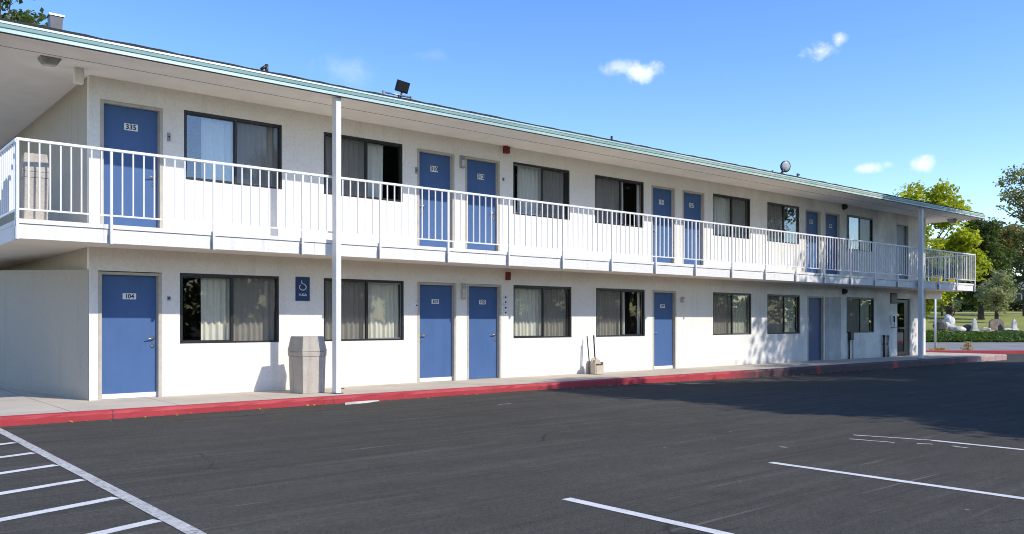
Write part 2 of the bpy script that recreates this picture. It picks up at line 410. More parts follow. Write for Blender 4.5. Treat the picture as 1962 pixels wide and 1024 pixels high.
cloud(1572, 98, 34*k, 20*k, .9, 2.4, .8); cloud(1607, 76, 17*k, 14*k, .9, 2.2, .75)
cloud(1662, 323, 30*k, 11*k, 1.0, 2.0, .8); cloud(1768, 317, 27*k, 18*k, .9, 2.2, .85); cloud(1700, 316, 12*k, 8*k, 1.2, 2., .4)
cloud(670, 135, 70*k, 34*k, 1.6, 2.6, .22); cloud(820, 103, 60*k, 16*k, 1.6, 2.6, .12)
mx = wt.nodes.new('ShaderNodeMix'); mx.data_type = 'RGBA'
wt.links.new(total, mx.inputs[0]); wt.links.new(hsv.outputs[0], mx.inputs[6]); mx.inputs[7].default_value = (6.4, 6.8, 7.3, 1)
wt.links.new(mx.outputs[2], wb.inputs[0]); wt.links.new(wb.outputs[0], wo.inputs[0])

sd = bpy.data.lights.new('sun', 'SUN'); sd.energy = 3.8; sd.angle = R(.5); sd.color = (1, .96, .90)
so = bpy.data.objects.new('sun', sd); COL.objects.link(so); so.location = (10, -20, 40)
so.rotation_euler = (-SUN).to_track_quat('-Z', 'Y').to_euler()

# ------------------------------------------------------------------ ground, parking lot, walkway
def gz(x):
    s = min(1, max(0, (x-11)/13)); s = s*s*(3-2*s)
    return -.13 - .09*s
MB().quad((-700,-700,-.5),(900,-700,-.5),(900,900,-.5),(-700,900,-.5)).build('ground', M['earth'], kind='structure')
m = MB()
xs = [-70, -30, -10, 0, 6, 11] + [11+13*i/10 for i in range(1, 11)] + [30, 40, 60, 120]
for a, b in zip(xs, xs[1:]): m.quad((a,-80,gz(a)),(b,-80,gz(b)),(b,70,gz(b)),(a,70,gz(a)))
bmesh.ops.remove_doubles(m.bm, verts=m.bm.verts, dist=1e-4)
m.build('parking_lot', M['asphalt'], kind='structure')

KY = 13.20
m = MB().box(-12, 36.6, KY+.13, 27, -.6, 0)
m.build('walkway', M['walk'], kind='structure')
m = MB()                                                 # rounded red kerb
rr = random.Random(3)
prof0 = [(KY+.012, -.45), (KY+.010, -.05), (KY+.018, -.02), (KY+.035, -.003), (KY+.06, .002), (KY+.13, .002), (KY+.13, -.45)]
xs = [-12 + 48.6*i/240 for i in range(241)]
prev = None
for x in xs:
    ring = [m.bm.verts.new((x, y + (rr.uniform(-.007, .007) if i < 4 else 0), z + (rr.uniform(-.004, .001) if 1 <= i <= 4 else 0))) for i, (y, z) in enumerate(prof0)]
    if prev:
        for i in range(len(ring)-1): m.bm.faces.new((prev[i], ring[i], ring[i+1], prev[i+1]))
    prev = ring
# the kerb returns round the far end of the walk
prev = None
for y in [KY+.13, 14.5, 16, 18, 21, 27]:
    ring = [m.bm.verts.new((36.6+.13-(q-KY-.012), y, z)) for q, z in prof0]
    if prev:
        for i in range(len(ring)-1): m.bm.faces.new((prev[i], ring[i], ring[i+1], prev[i+1]))
    prev = ring
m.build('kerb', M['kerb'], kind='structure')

def strip(m, p, q, w, lift=.004, n=14, jit=.006, seed=1):
    rr = random.Random(seed)
    p, q = Vector((*p, 0)), Vector((*q, 0)); d = (q-p); s = Vector((-d.y, d.x, 0)).normalized()*w/2
    A = []; B = []
    for i in range(n+1):
        c = p + d*i/n
        for L, sg in ((A, 1), (B, -1)):
            v = c + s*sg*(1+rr.uniform(-jit, jit)*8)
            L.append(m.bm.verts.new((v.x, v.y, gz(v.x)+lift)))
    for i in range(n): m.bm.faces.new((A[i], A[i+1], B[i+1], B[i]))
m = MB()
strip(m, (2.06, 13.05), (2.04, -6), .105, n=60, seed=2)
m.build('parking_line', M['line_old'], kind='structure')
m = MB()
for k_ in range(9):
    y0 = 11.34 - k_*1.0
    strip(m, (-.9, y0-1.12+.02*k_), (1.985, y0+.02-.02*k_), .115, lift=.003, n=24, seed=10+k_)
m.build('hatch_marking', M['line'], kind='structure')
m = MB()
strip(m, (4.715, 4.93), (4.80, -3), .10, n=40, seed=21)
strip(m, (7.49, 4.88), (7.53, -3), .095, n=40, seed=22)
strip(m, (10.35, 4.55), (10.46, -3), .085, n=40, seed=23)
m.build('parking_line', M['line'], kind='structure')
m = MB()
strip(m, (10.10, 5.40), (10.36, 4.56), .06, n=12, jit=.04, seed=24)
strip(m, (9.72, 5.25), (9.83, 4.75), .05, n=6, jit=.05, seed=25)
strip(m, (9.95, 4.55), (10.02, 4.40), .06, n=4, jit=.05, seed=26)
strip(m, (10.06, 4.20), (10.02, 4.02), .05, n=4, jit=.05, seed=27)
strip(m, (8.5, 5.42), (8.53, 5.34), .05, n=3, jit=.05, seed=28)
strip(m, (14.6, 12.9), (15.4, 12.5), .06, n=8, jit=.04, seed=29)
strip(m, (15.3, 12.7), (16.6, 12.3), .06, n=8, jit=.04, seed=30)
strip(m, (9.2, 11.3), (9.45, 11.25), .05, n=4, jit=.05, seed=31)
m.build('worn_marking', M['line_old'], kind='structure')
# pale concrete scrap against the kerb
m = MB(); m.prism([(7.18, 12.93), (7.3, 13.12), (7.62, 13.15), (7.98, 13.14), (7.62, 12.98)], -.129, -.108, 'xy')
tag(m.build('concrete_chunk', M['rock_w'], org=(7.5, 13.05, -.129)), 'thin pale slab of concrete lying against the red kerb below the white post', 'concrete slab')

# ------------------------------------------------------------------ the motel
X0, X1 = 3.69, 33.65
ORG = (X0, WALL, 0)
motel = tag(empty('motel_building', ORG), 'long two-storey white motel with blue doors and a railed balcony', 'motel')
def part(m, name, mat, parent=None, **kw): return m.build(name, mat, parent or motel, org=ORG, **kw)

DECK = 2.75; SOF = 5.29
LOW_D = [(3.88, 4.78), (10.12, 11.02), (11.42, 12.29), (17.63, 18.50), (25.25, 26.15)]
UP_D = [(3.91, 4.80), (10.11, 10.97), (11.37, 12.25), (17.58, 18.45), (18.88, 19.74), (25.12, 25.95), (26.33, 27.17), (31.29, 32.18)]
LOW_W = [(5.14, 6.97), (7.89, 9.73), (12.71, 14.57), (15.42, 17.27), (20.20, 22.09), (22.92, 24.76), (27.67, 29.60)]
UP_W = [(5.21, 7.03), (7.89, 9.70), (12.70, 14.51), (15.38, 17.23), (20.20, 22.04), (22.92, 24.73), (27.67, 29.52)]
GLASS_D = (31.37, 32.35)
FR = .055
def wall_with_holes(z0, z1, holes, name):
    """front wall 14 cm thick with real openings and reveals"""
    xs = sorted({X0, X1, *[h[0] for h in holes], *[h[1] for h in holes]} | {X0 + i*1.0 for i in range(1, 30)})
    zs = sorted({z0, z1, *[h[2] for h in holes], *[h[3] for h in holes]})
    zs = [z for z in zs if z0 <= z <= z1]
    hole = lambda x, z: any(h[0] < x < h[1] and h[2] < z < h[3] for h in holes)
    m = MB(); T = .14; n, k2 = len(xs)-1, len(zs)-1
    H = [[hole((xs[i]+xs[i+1])/2, (zs[j]+zs[j+1])/2) for j in range(k2)] for i in range(n)]
    for i in range(n):
        for j in range(k2):
            if H[i][j]: continue
            a, b, c, d = xs[i], xs[i+1], zs[j], zs[j+1]
            m.quad((a,WALL,c),(b,WALL,c),(b,WALL,d),(a,WALL,d)); m.quad((a,WALL+T,c),(a,WALL+T,d),(b,WALL+T,d),(b,WALL+T,c))
            for di, dj, pts in ((-1,0,((a,c),(a,d))),(1,0,((b,c),(b,d))),(0,-1,((a,c),(b,c))),(0,1,((a,d),(b,d)))):
                ii, jj = i+di, j+dj
                if not (0 <= ii < n and 0 <= jj < k2) or H[ii][jj]:
                    (p, q), (r_, s_) = pts
                    m.quad((p,WALL,q),(r_,WALL,s_),(r_,WALL+T,s_),(p,WALL+T,q))
    bmesh.ops.remove_doubles(m.bm, verts=m.bm.verts, dist=1e-5)
    return part(m, name, M['wall'])
low_holes = [(a-FR, b+FR, 0, 2.12) for a, b in LOW_D] + [(a, b, .90, 2.13) for a, b in LOW_W] + [(GLASS_D[0]-.04, GLASS_D[1]+.04, 0, 2.14)]
up_holes = [(a-FR, b+FR, DECK, 4.93) for a, b in UP_D] + [(a, b, 3.76, 4.97) for a, b in UP_W]
wall_with_holes(0, 2.50, low_holes, 'wall'); wall_with_holes(2.50, SOF+.02, up_holes, 'wall')
# side, end, rear walls
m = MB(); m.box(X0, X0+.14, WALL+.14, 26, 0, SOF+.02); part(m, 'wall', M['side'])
m = MB(); m.box(X1-.14, X1, WALL+.14, 26, 0, SOF+.02); part(m, 'wall', M['wall'])
m = MB(); m.box(X0+.14, X1-.14, 25.86, 26, 0, SOF+.02); part(m, 'wall', M['side'])
m = MB()
for x in (7.35, 11.2, 15.0, 18.7, 22.5, 26.2, 30.2): m.box(x, x+.1, WALL+.14, 20.4, 0, 2.48); m.box(x+.013, x+.113, WALL+.14, 20.4, 2.76, SOF)
m.box(X0+.14, X1-.14, 20.4, 20.5, 0, 2.48); m.box(X0+.14, X1-.14, 20.41, 20.51, 2.76, SOF)
part(m, 'partition', M['dark'])
# slanting storage wall under the side balcony, with its lintel
m = MB(); P = [(X0-.004, WALL+.03), (3.05, 19.6), (3.05, 24), (X0-.004, 24)]
A = [m.bm.verts.new((x, y, 0)) for x, y in P]; B = [m.bm.verts.new((x, y, z)) for (x, y), z in zip(P, (2.13, 2.30, 2.30, 2.13))]
m.bm.faces.new(A); m.bm.faces.new(B[::-1])
for i in range(4): m.bm.faces.new((A[i], B[i], B[(i+1)%4], A[(i+1)%4]))
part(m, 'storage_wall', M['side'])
# patched-up doorway
m = MB(); m.box(26.28, 26.78, WALL-.018, WALL, .02, 2.10); m.box(26.79, 27.28, WALL-.012, WALL, .02, 2.12); part(m, 'wall_patch', M['patch'])

# balcony deck and its fascia boards
YE = 13.86
m = MB(); m.box(2.50, 35.10, YE+.03, WALL+.0, 2.50, 2.74); m.box(2.50, X0, WALL, 24, 2.50, 2.74); m.box(X1, 35.10, WALL, 22, 2.50, 2.74)
m.box(X0+.14, X1-.14, WALL+.14, 25.86, 2.505, 2.735)
deck = part(m, 'balcony_deck', M['soffit'])
posts = [2.45] + [3.70 + 1.57*i for i in range(21)]
for a, b in zip(posts, posts[1:]):
    m = MB(); m.box(a+.012, b-.004, YE-.018, YE+.03, 2.69, 2.755); m.box(a+.012, b-.004, YE+.012, YE+.03, 2.675, 2.69); m.box(a+.022, b-.014, YE, YE+.03, 2.472, 2.675)
    part(m, 'fascia_board', M['board'], deck)
side_y = [YE] + [YE + 1.57*i for i in range(1, 7)]
for a, b in zip(side_y, side_y[1:]):
    for xa, xb in ((2.466, 2.50), (35.10, 35.134)):
        if xa > 30 and b > 21: continue
        m = MB(); m.box(xa, xb, a+.035, b, 2.69, 2.755); m.box(xa+.006, xb-.004, a+.035, b-.01, 2.472, 2.688); part(m, 'fascia_board', M['board'], deck)
m = MB(); m.box(X1+.005, 35.05, WALL, WALL+.16, 2.18, 2.50); part(m, 'lintel', M['soffit'])
m = MB(); m.box(2.9, X0-.004, 24.0, 24.2, 0, SOF); part(m, 'wall', M['side'])

# railing: one panel per bay
RY = YE-.045; TOP = 3.90
def panel(a, b, nb, along='x', fixed=RY, foot=True):
    def bx(m, u0, u1, w, z0, z1, off=0.0):
        if along == 'x': m.box(u0, u1, fixed-w+off, fixed+w+off, z0, z1)
        else: m.box(fixed-w+off, fixed+w+off, u0, u1, z0, z1)
    m = MB(); step = (b-a)/(nb+1)
    for i in range(1, nb+1):
        c = a+step*i; bx(m, c-.010, c+.010, .010, 2.89, TOP-.035)
    p = part(m, 'railing_panel', M['rail'])
    m = MB(); bx(m, a-.018, b-.018, .022, TOP-.038, TOP); part(m, 'top_rail', M['rail'], p)
    m = MB(); bx(m, a+.018, b-.018, .012, 2.875, 2.90); part(m, 'bottom_rail', M['rail'], p)
    m = MB(); bx(m, a-.018, a+.018, .017, 2.46, TOP-.038)
    part(m, 'rail_post', M['rail'], p)
    m = MB(); bx(m, a-.026, a-.019, .026, 2.46, 2.64, .012 if along == 'x' else 0); bx(m, a-.019, a+.026, .004, 2.46, 2.64, .031 if along == 'x' else 0)
    part(m, 'bracket', M['alu'], p)
for i, (a, b) in enumerate(zip(posts, posts[1:])): panel(a, b, 8 if i == 0 else 9)
for i, (a, b) in enumerate(zip(side_y, side_y[1:])): panel(a+(.05 if i == 0 else 0), b, 9, 'y', 2.45)
for i, (a, b) in enumerate(zip(side_y[:5], side_y[1:5])): panel(a-(.045 if i == 0 else 0), b, 9, 'y', 35.14)

# roof: soffit boards, mint metal edge, gravel top
RYE = 13.56; RX0, RX1 = 2.14, 35.46
m = MB(); m.box(RX0, RX1, RYE+.03, 26.6, SOF+.03, SOF+.15); roof = part(m, 'roof', M['tile'])
m = MB()
m.box(RX0+.03, RX1-.03, RYE+.03, 14.27, SOF, SOF+.028); m.box(RX0+.03, RX1-.03, 14.282, WALL, SOF, SOF+.028)
m.box(RX0+.03, X0, WALL+.0, 26, SOF, SOF+.028); m.box(X1, RX1-.03, WALL, 26, SOF, SOF+.028); m.box(X0, X1, WALL, WALL+.02, SOF+.02, SOF+.028)
part(m, 'soffit', M['soffit'], roof)
m = MB(); m.box(RX0+.03, RX1-.03, 14.268, 14.284, SOF-.003, SOF+.026); m.box(RX0+.03, RX1-.03, RYE+.03, RYE+.055, SOF-.004, SOF-.001); part(m, 'soffit_joint', M['groove'], roof)
EDGE = [(RYE+.03, SOF-.004), (RYE-.002, SOF-.004), (RYE+.004, SOF+.045), (RYE+.014, SOF+.055), (RYE-.004, SOF+.062), (RYE-.012, SOF+.105), (RYE+.014, SOF+.112), (RYE-.004, SOF+.120), (RYE+.002, SOF+.150), (RYE+.03, SOF+.156)]
m = MB()
m.prism([(y, z) for y, z in EDGE], RX0, RX1, 'yz')
m.box(RX0, RX0+.03, RYE+.03, 26.6, SOF-.004, SOF+.17); m.box(RX1-.03, RX1, RYE+.03, 26.6, SOF-.004, SOF+.17)
part(m, 'roof_fascia', M['mint'], roof)
m = MB(); m.box(RX0, RX1, RYE+.002, RYE+.034, SOF-.016, SOF-.0045); part(m, 'dark_gap_strip', M['felt'], roof)  # black strip painting in the dark gap between fascia and soffit
m = MB(); rr = random.Random(5); n = 150                 # lifted dark felt along the edge
prev = None
for i in range(n+1):
    x = RX0+.05+(RX1-RX0-.1)*i/n; h = .192+rr.uniform(-.006, .010)
    ring = [m.bm.verts.new(p) for p in ((x, RYE+.02, SOF+.157), (x, RYE+.035, SOF+h), (x, RYE+.5, SOF+h+.03), (x, 20, SOF+.32))]
    if prev:
        for j in range(3): m.bm.faces.new((prev[j], ring[j], ring[j+1], prev[j+1]))
    prev = ring
part(m, 'roofing_felt', M['felt'], roof)

# two full-height posts
for px in (643, 1762):
    c = wx(px, 13.75); m = MB(); m.box(c-.05, c+.05, 13.635, 13.785, 0, SOF-.002)
    p = part(m, 'support_post', M['rail'], bevel=.006)
    m = MB(); m.box(c-.08, c+.08, 13.605, 13.815, 0, .012); part(m, 'base_plate', M['dark_metal'], p)
    if px < 1000:
        m = MB(); m.box(c+.056, c+.066, 13.70, 13.74, 0, .08); m.box(c+.056, c+.15, 13.70, 13.72, .075, .09); part(m, 'anchor_strap', M['dark_metal'], p)

# doors
def text_mesh(body, size, name, extr=.0015):
    cu = bpy.data.curves.new(name, 'FONT'); cu.body = body; cu.size = size; cu.align_x = 'CENTER'; cu.align_y = 'CENTER'; cu.extrude = extr; cu.offset = size*.025
    o = bpy.data.objects.new(name, cu); COL.objects.link(o)
    bpy.context.view_layer.update()
    me = bpy.data.meshes.new_from_object(o.evaluated_get(bpy.context.evaluated_depsgraph_get()))
    bpy.data.objects.remove(o); bpy.data.curves.remove(cu)
    return me
def put_text(body, size, x, y, z, parent, mat, name='lettering', bold=0, sx=1.0):
    me = text_mesh(body, size, name)
    for v in me.vertices:
        p = v.co.copy(); v.co = Vector((x + p.x*sx, y - p.z, z + p.y)) - Vector(ORG if parent else (0,0,0))
    return link(name, me, mat, parent)
DY = WALL+.075
def door(a, b, z0, zt, number=None, handle='R', mat='door', kick=True, plate=(.20, .10), ztxt=None, frame='frame'):
    m = MB(); m.box(a+.003, b-.003, DY, DY+.045, z0+.012, zt); d = part(m, 'door', M[mat], bevel=.003)
    m = MB()
    m.box(a-FR+.001, a, WALL-.006, DY+.06, z0, zt+.05); m.box(b, b+FR-.001, WALL-.006, DY+.06, z0, zt+.05); m.box(a, b, WALL-.006, DY+.06, zt+.004, zt+.05)
    m.box(a, a+.012, DY-.018, DY-.001, z0, zt+.004); m.box(b-.012, b, DY-.018, DY-.001, z0, zt+.004)
    part(m, 'door_frame', M[frame], d)
    if kick:
        m = MB(); m.box(a+.013, b-.013, DY-.016, DY-.001, z0+.004, z0+.085); part(m, 'kick_plate', M['white'], d)
    else:
        m = MB(); m.box(a, b, DY-.02, DY+.04, z0+.001, z0+.011); part(m, 'threshold', M['alu'], d)
    if handle:
        hx = b-.075 if handle == 'R' else a+.075; s = -1 if handle == 'R' else 1; zc = z0+1.0
        m = MB(); m.lathe((hx, DY, zc), [(.034, 0), (.034, .008), (.016, .012), (.014, .045)], 16, 'y')
        m.tube((hx, DY-.045, zc), (hx+s*.115, DY-.05, zc-.012), .011, .009); part(m, 'handle', M['chrome'], d)
        m = MB(); m.lathe((hx, DY, zc-.13), [(.030, 0), (.030, .012), (.014, .016), (.012, .022)], 16, 'y'); part(m, 'deadbolt', M['chrome'], d)
    if number:
        cx = (a+b)/2; zc = ztxt or z0+1.70
        m = MB(); m.box(cx-plate[0]/2, cx+plate[0]/2, DY-.006, DY-.0005, zc-plate[1]/2, zc+plate[1]/2); part(m, 'number_plate', M['plate'], d)
        put_text(number, plate[1]*1.0, cx, DY-.0075, zc-.002, d, M['ink'], 'number')
    return d
Lz = lambda a, b, py: wz(0, py)
door(*LOW_D[0], 0, 2.055, '104', 'R', plate=(.215, .10), ztxt=wz(250, 568))
door(*LOW_D[1], 0, 2.065, '107', 'L', plate=(.19, .10), ztxt=wz(836, 578))
door(*LOW_D[2], 0, 2.065, '105', 'R', kick=False, plate=(.19, .10), ztxt=wz(923, 579))
door(*LOW_D[3], 0, 2.065, '109', 'L', plate=(.19, .10), ztxt=wz(1271, 587))
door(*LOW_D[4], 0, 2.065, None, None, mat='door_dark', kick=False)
for (a, b), num, h in zip(UP_D, ('335', '310', '312', '101', '127', '301', '307', None), 'RLRLRLRR'):
    i = [x[0] for x in UP_D].index(a)
    zc = [wz(254, 243), wz(833, 323), wz(923, 338), wz(1270, 387), wz(1327, 393), wz(1553, 424), wz(1593, 433), 0][i]
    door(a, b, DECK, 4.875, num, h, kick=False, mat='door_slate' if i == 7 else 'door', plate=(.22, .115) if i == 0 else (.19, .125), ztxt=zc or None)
# glazed entrance door
a, b = GLASS_D; m = MB()
m.box(a, a+.07, WALL+.05, WALL+.09, .01, 2.10); m.box(b-.36, b, WALL+.05, WALL+.09, .01, 2.10); m.box(a+.07, b-.36, WALL+.05, WALL+.09, .01, .16); m.box(a+.07, b-.36, WALL+.05, WALL+.09, 2.0, 2.10); m.box(a+.07, b-.36, WALL+.05, WALL+.09, 1.02, 1.07)
gd = part(m, 'entrance_door', M['black'])
m = MB(); m.box(a+.07, b-.36, WALL+.068, WALL+.074, .16, 1.02); m.box(a+.07, b-.36, WALL+.068, WALL+.074, 1.07, 2.0); part(m, 'pane', M['tint'], gd)
m = MB(); m.tube((a+.10, WALL+.02, 1.045), (b-.40, WALL+.02, 1.045), .014); part(m, 'push_bar', M['alu'], gd)

# windows
def pleats(x0, x1, y, z0, z1, seed):
    rr = random.Random(seed); m = MB(); n = max(6, int((x1-x0)/.013)); ph = rr.uniform(0, 6); A = []; B = []; C_ = []
    for i in range(n+1):
        x = x0+(x1-x0)*i/n
        ph += .013*2*math.pi/rr.uniform(.075, .16)
        dy = .022*math.sin(ph)+.008*math.sin(ph*.37+seed)
        A.append(m.bm.verts.new((x, y+dy*1.25, z0+.004*math.sin(ph*.5)))); C_.append(m.bm.verts.new((x, y+dy*1.1, (z0+z1)/2))); B.append(m.bm.verts.new((x, y+dy*.7, z1)))
    for i in range(n):
        for P_, Q_ in ((A, C_), (C_, B)):
            f = m.bm.faces.new((P_[i], P_[i+1], Q_[i+1], Q_[i])); f.smooth = True
    return m
def window(a, b, z0, z1, halves, curtains, seed, split=.5, cur='curtain', shut=None):
    yf = WALL+.018; w = .042; mid = a+(b-a)*split
    m = MB()
    m.box(a, a+w, yf, yf+.07, z0, z1); m.box(b-w, b, yf, yf+.07, z0, z1); m.box(a+w, b-w, yf, yf+.07, z1-w-.01, z1); m.box(a+w, b-w, yf-.006, yf+.07, z0, z0+w-.008)
    m.box(mid-.024, mid+.024, yf+.008, yf+.055, z0+w-.008, z1-w-.01)
    wn = part(m, 'window', M['black'])
    for (p, q), g, yy in (((a+w, mid-.024), halves[0], yf+.03), ((mid+.024, b-w), halves[1], yf+.045)):
        m = MB(); m.box(p, q, yy, yy+.004, z0+w-.008, z1-w-.01); part(m, 'pane', M[g], wn)
        if g != 'screen':
            m = MB()
            for u, v in ((p, p+.022), (q-.022, q)): m.box(u, v, yy-.008, yy-.001, z0+w-.008, z1-w-.01)
            m.box(p+.022, q-.022, yy-.008, yy-.001, z1-w-.032, z1-w-.01); m.box(p+.022, q-.022, yy-.008, yy-.001, z0+w-.008, z0+w+.012)
            part(m, 'sash', M['black' if seed % 3 else 'alu'], wn)
    for i, (u, v) in enumerate(curtains):
        part(pleats(a+(b-a)*u, a+(b-a)*v, WALL+.175, z0-.0, z1-.03, seed*7+i), 'curtain', M[cur], wn)
    return wn
M['sheen'] = glass('sheen_glass', (.93, .95, .93), 1.7)
G, SC, MG, SG = 'glass', 'screen', 'mirror_glass', 'sheen'
LW = [((G, SC), [(.23, .99)]), ((SC, G), [(.02, .98)]), ((G, SC), [(.03, .98)]), ((SC, G), [(.02, .66), (.94, 1.0)]), ((SC, SG), [(.02, .5), (.52, .99)]), ((SC, SG), [(.02, .99)]), ((SC, SG), [(.02, .99)])]
UW = [((MG, SC), [(.20, .99)]), ((SC, G), [(.02, .80)]), ((G, SC), [(.16, .98)]), ((SC, G), [(.02, .66), (.95, 1.)]), ((G, SC), [(.14, .98)]), ((SC, MG), [(.02, .6)]), ((MG, SC), [(.3, .99)])]
SPL = [.515, .53, .51, .53, .51, .53, .52]
for i, ((a, b), (h, c)) in enumerate(zip(LOW_W, LW)): window(a, b, .90, 2.13, h, c, 20+i, SPL[i])
for i, ((a, b), (h, c)) in enumerate(zip(UP_W, UW)): window(a, b, 3.76, 4.97, h, c, 40+i, SPL[i], 'curtain_w')

# ------------------------------------------------------------------ things fixed to the building
def boxthing(name, label, cat, px, pyt, pyb, wd, dep, mat, extra=None, group=None, Y=WALL, bev=.006):
    x = wx(px, Y); z0, z1 = wz(px, pyb, Y), wz(px, pyt, Y); org = (x, Y, z0)
    m = MB(); m.box(x-wd/2, x+wd/2, Y-dep, Y-.001, z0, z1)
    r = tag(m.build(name, M[mat], org=org, bevel=bev), label, cat, group)
    if extra: extra(r, org, x, z0, z1, wd, dep, Y)
    return r
def lens(r, org, x, z0, z1, wd, dep, Y):
    m = MB(); m.box(x-wd*.32, x+wd*.32, Y-dep-.012, Y-dep-.0005, z0+(z1-z0)*.12, z0+(z1-z0)*.62); m.build('lens', M['lens'], r, org=org, bevel=.004)
    m = MB(); m.box(x-wd*.5, x+wd*.5, Y-dep-.022, Y-dep-.0005, z0+(z1-z0)*.72, z0+(z1-z0)*.95); m.build('hood', M['alu'], r, org=org, bevel=.003)
boxthing('wall_lamp', 'narrow grey wall lamp between the paired upstairs doors', 'wall lamp', 884, 299, 323, .11, .07, 'grey', lens)
boxthing('wall_lamp', 'narrow beige wall lamp between the paired ground floor doors', 'wall lamp', 886, 543, 574, .10, .06, 'frame', lens)
boxthing('wall_lamp', 'small wall lamp beside the lone ground floor door near the dustpan window', 'wall lamp', 1306, 569, 580, .10, .06, 'frame', lens)
def grille(r, org, x, z0, z1, wd, dep, Y):
    m = MB(); m.lathe((x, Y-dep, (z0+z1)/2), [(wd*.34, 0), (wd*.34, .012), (wd*.2, .02), (.008, .022)], 16, 'y'); m.build('horn', M['red'], r, org=org)
boxthing('fire_alarm', 'red fire alarm horn high on the upstairs wall under the soffit', 'fire alarm', 968, 282, 295, .14, .09, 'red', grille)
boxthing('fire_alarm', 'dark red fire alarm box above the ground floor doors', 'fire alarm', 972, 522, 537, .12, .06, 'red', grille)
def knob(r, org, x, z0, z1, wd, dep, Y):
    m = MB(); m.lathe((x, Y-dep, (z0+z1)/2), [(wd*.3, 0), (wd*.3, .01), (wd*.1, .014)], 12, 'y'); m.build('button', M['black'], r, org=org)
boxthing('door_bell', 'small grey bell box beside the first upstairs door', 'bell', 323, 255, 271, .05, .03, 'grey', knob)
boxthing('door_bell', 'small round-buttoned bell beside the first ground floor door', 'bell', 323, 568, 576, .06, .02, 'alu', knob)
boxthing('door_bell', 'small grey bell box left of the second upstairs door', 'bell', 797, 321, 333, .05, .03, 'grey', knob)
boxthing('door_bell', 'tiny white bell left of the second ground floor door', 'bell', 797, 581, 590, .06, .03, 'plate', knob)
boxthing('door_bell', 'tiny grey button right of the third upstairs door', 'bell', 964, 341, 347, .05, .02, 'grey', knob)
for k_, (t0, t1, wd_) in enumerate(((567, 573, 'topmost'), (576, 583, 'second from the top'), (586, 594, 'third from the top'), (596, 603, 'lowest'))):
    boxthing('meter_box', f'tiny pale meter beside a ground floor door, {wd_} of its column', 'meter', 966, t0, t1, .07, .05, 'plate', knob, 'column of small meters by a door')
boxthing('brown_sign', 'plain dark brown square sign above the phone beside the glass door', 'sign', 1712, 562, 582, .50, .03, 'brown', lambda r, org, x, z0, z1, wd, dep, Y: MB().box(x-wd/2+.03, x+wd/2-.03, Y-dep-.004, Y-dep-.0005, z0+.03, z1-.03).build('panel', M['dark_metal'], r, org=org))
def phone(r, org, x, z0, z1, wd, dep, Y):
    m = MB(); m.tube((x-.06, Y-dep-.03, z0+.06), (x-.06, Y-dep-.03, z1-.05), .022); m.box(x-.075, x-.045, Y-dep-.03, Y-dep, z1-.09, z1-.04); m.build('handset', M['black'], r, org=org)
    m = MB(); m.box(x-.10, x+.12, Y-.14, Y-.001, z0-.14, z0-.11); m.tube((x-.06, Y-dep-.03, z0+.06), (x, Y-.09, z0-.11), .008); m.build('tray', M['grey'], r, org=org)
boxthing('wall_phone', 'black wall phone with a small tray between the pipes and the glass door', 'wall phone', 1709, 604, 621, .22, .09, 'plate', phone)
def ubox(r, org, x, z0, z1, wd, dep, Y):
    m = MB(); m.tube((x-.09, Y-.05, .003), (x-.09, Y-.05, z0+.02), .03); m.build('conduit', M['dark_metal'], r, org=org)
    m = MB(); m.tube((x+.22, Y-.02, .003), (x+.22, Y-.02, z0+.1), .012); m.build('pipe', M['grey'], r, org=org)
boxthing('utility_box', 'black utility box with conduit below the farthest ground floor window', 'utility box', 1627, 636, 652, .2, .12, 'black', ubox)
for px, s_, lab in ((1691, 'dark_metal', 'short dark standpipe against the wall left of the phone'), (1699, 'alu', 'short pale standpipe against the wall, nearer the glass door')):
    x = wx(px); m = MB(); m.tube((x, WALL-.06, 0), (x, WALL-.06, .74), .035); m.tube((x, WALL-.06, .74), (x, WALL-.06, .80), .045, .04)
    r = tag(m.build('standpipe', M[s_], org=(x, WALL-.06, 0)), lab, 'pipe')
    m = MB(); m.box(x-.045, x+.045, WALL-.03, WALL-.001, .45, .49); m.build('clamp', M['dark_metal'], r, org=(x, WALL-.06, 0))
for py, lab in ((397, 'black dome camera high on the upstairs wall near the far window'), (559, 'black dome camera on the ground floor wall above the utility box')):
    x, z = wx(1616), wz(1616, py); org = (x, WALL, z)
    r = tag(MB().lathe(org, [(.09, .001), (.09, .05), (.085, .08), (.06, .13), (.02, .15)], 18, 'y').build('dome_camera', M['black'], org=org), lab, 'camera')
    MB().lathe(org, [(.11, .001), (.11, .02)], 18, 'y').build('mount', M['black'], r, org=org)
# blue accessible-parking style sign
x0, x1, z0, z1 = wx(566), wx(593), wz(580, 577), wz(580, 531); org = ((x0+x1)/2, WALL, z0)
M['sign_blue'] = plain('sign_blue', (.012, .04, .13), .4, var=.06)
sg = tag(MB().box(x0, x1, WALL-.012, WALL-.001, z0, z1).build('wall_sign', M['sign_blue'], org=org, bevel=.002), 'small dark blue sign with a white wheelchair symbol beside the first window', 'sign')
sc_x = (x0+x1)/2; zc = z0+(z1-z0)*.60; m = MB()
pts = [(sc_x+.058*math.cos(t)*1.15, zc+.052*math.sin(t)) for t in [R(150)+R(300)*i/22 for i in range(23)]]
pts = [(sc_x-.022, zc+.115), (sc_x-.018, zc+.055), (sc_x+.03, zc+.045)] + [(sc_x+.07*math.cos(t), zc-.012+.056*math.sin(t)) for t in [R(62)-R(290)*i/22 for i in range(23)]]
for p, q in zip(pts, pts[1:]): m.tube((p[0], WALL-.0135, p[1]), (q[0], WALL-.0135, q[1]), .0085, n=6)
m.build('symbol', M['plate'], sg, org=org)
me = text_mesh('I UCA', .062, 'lettering')
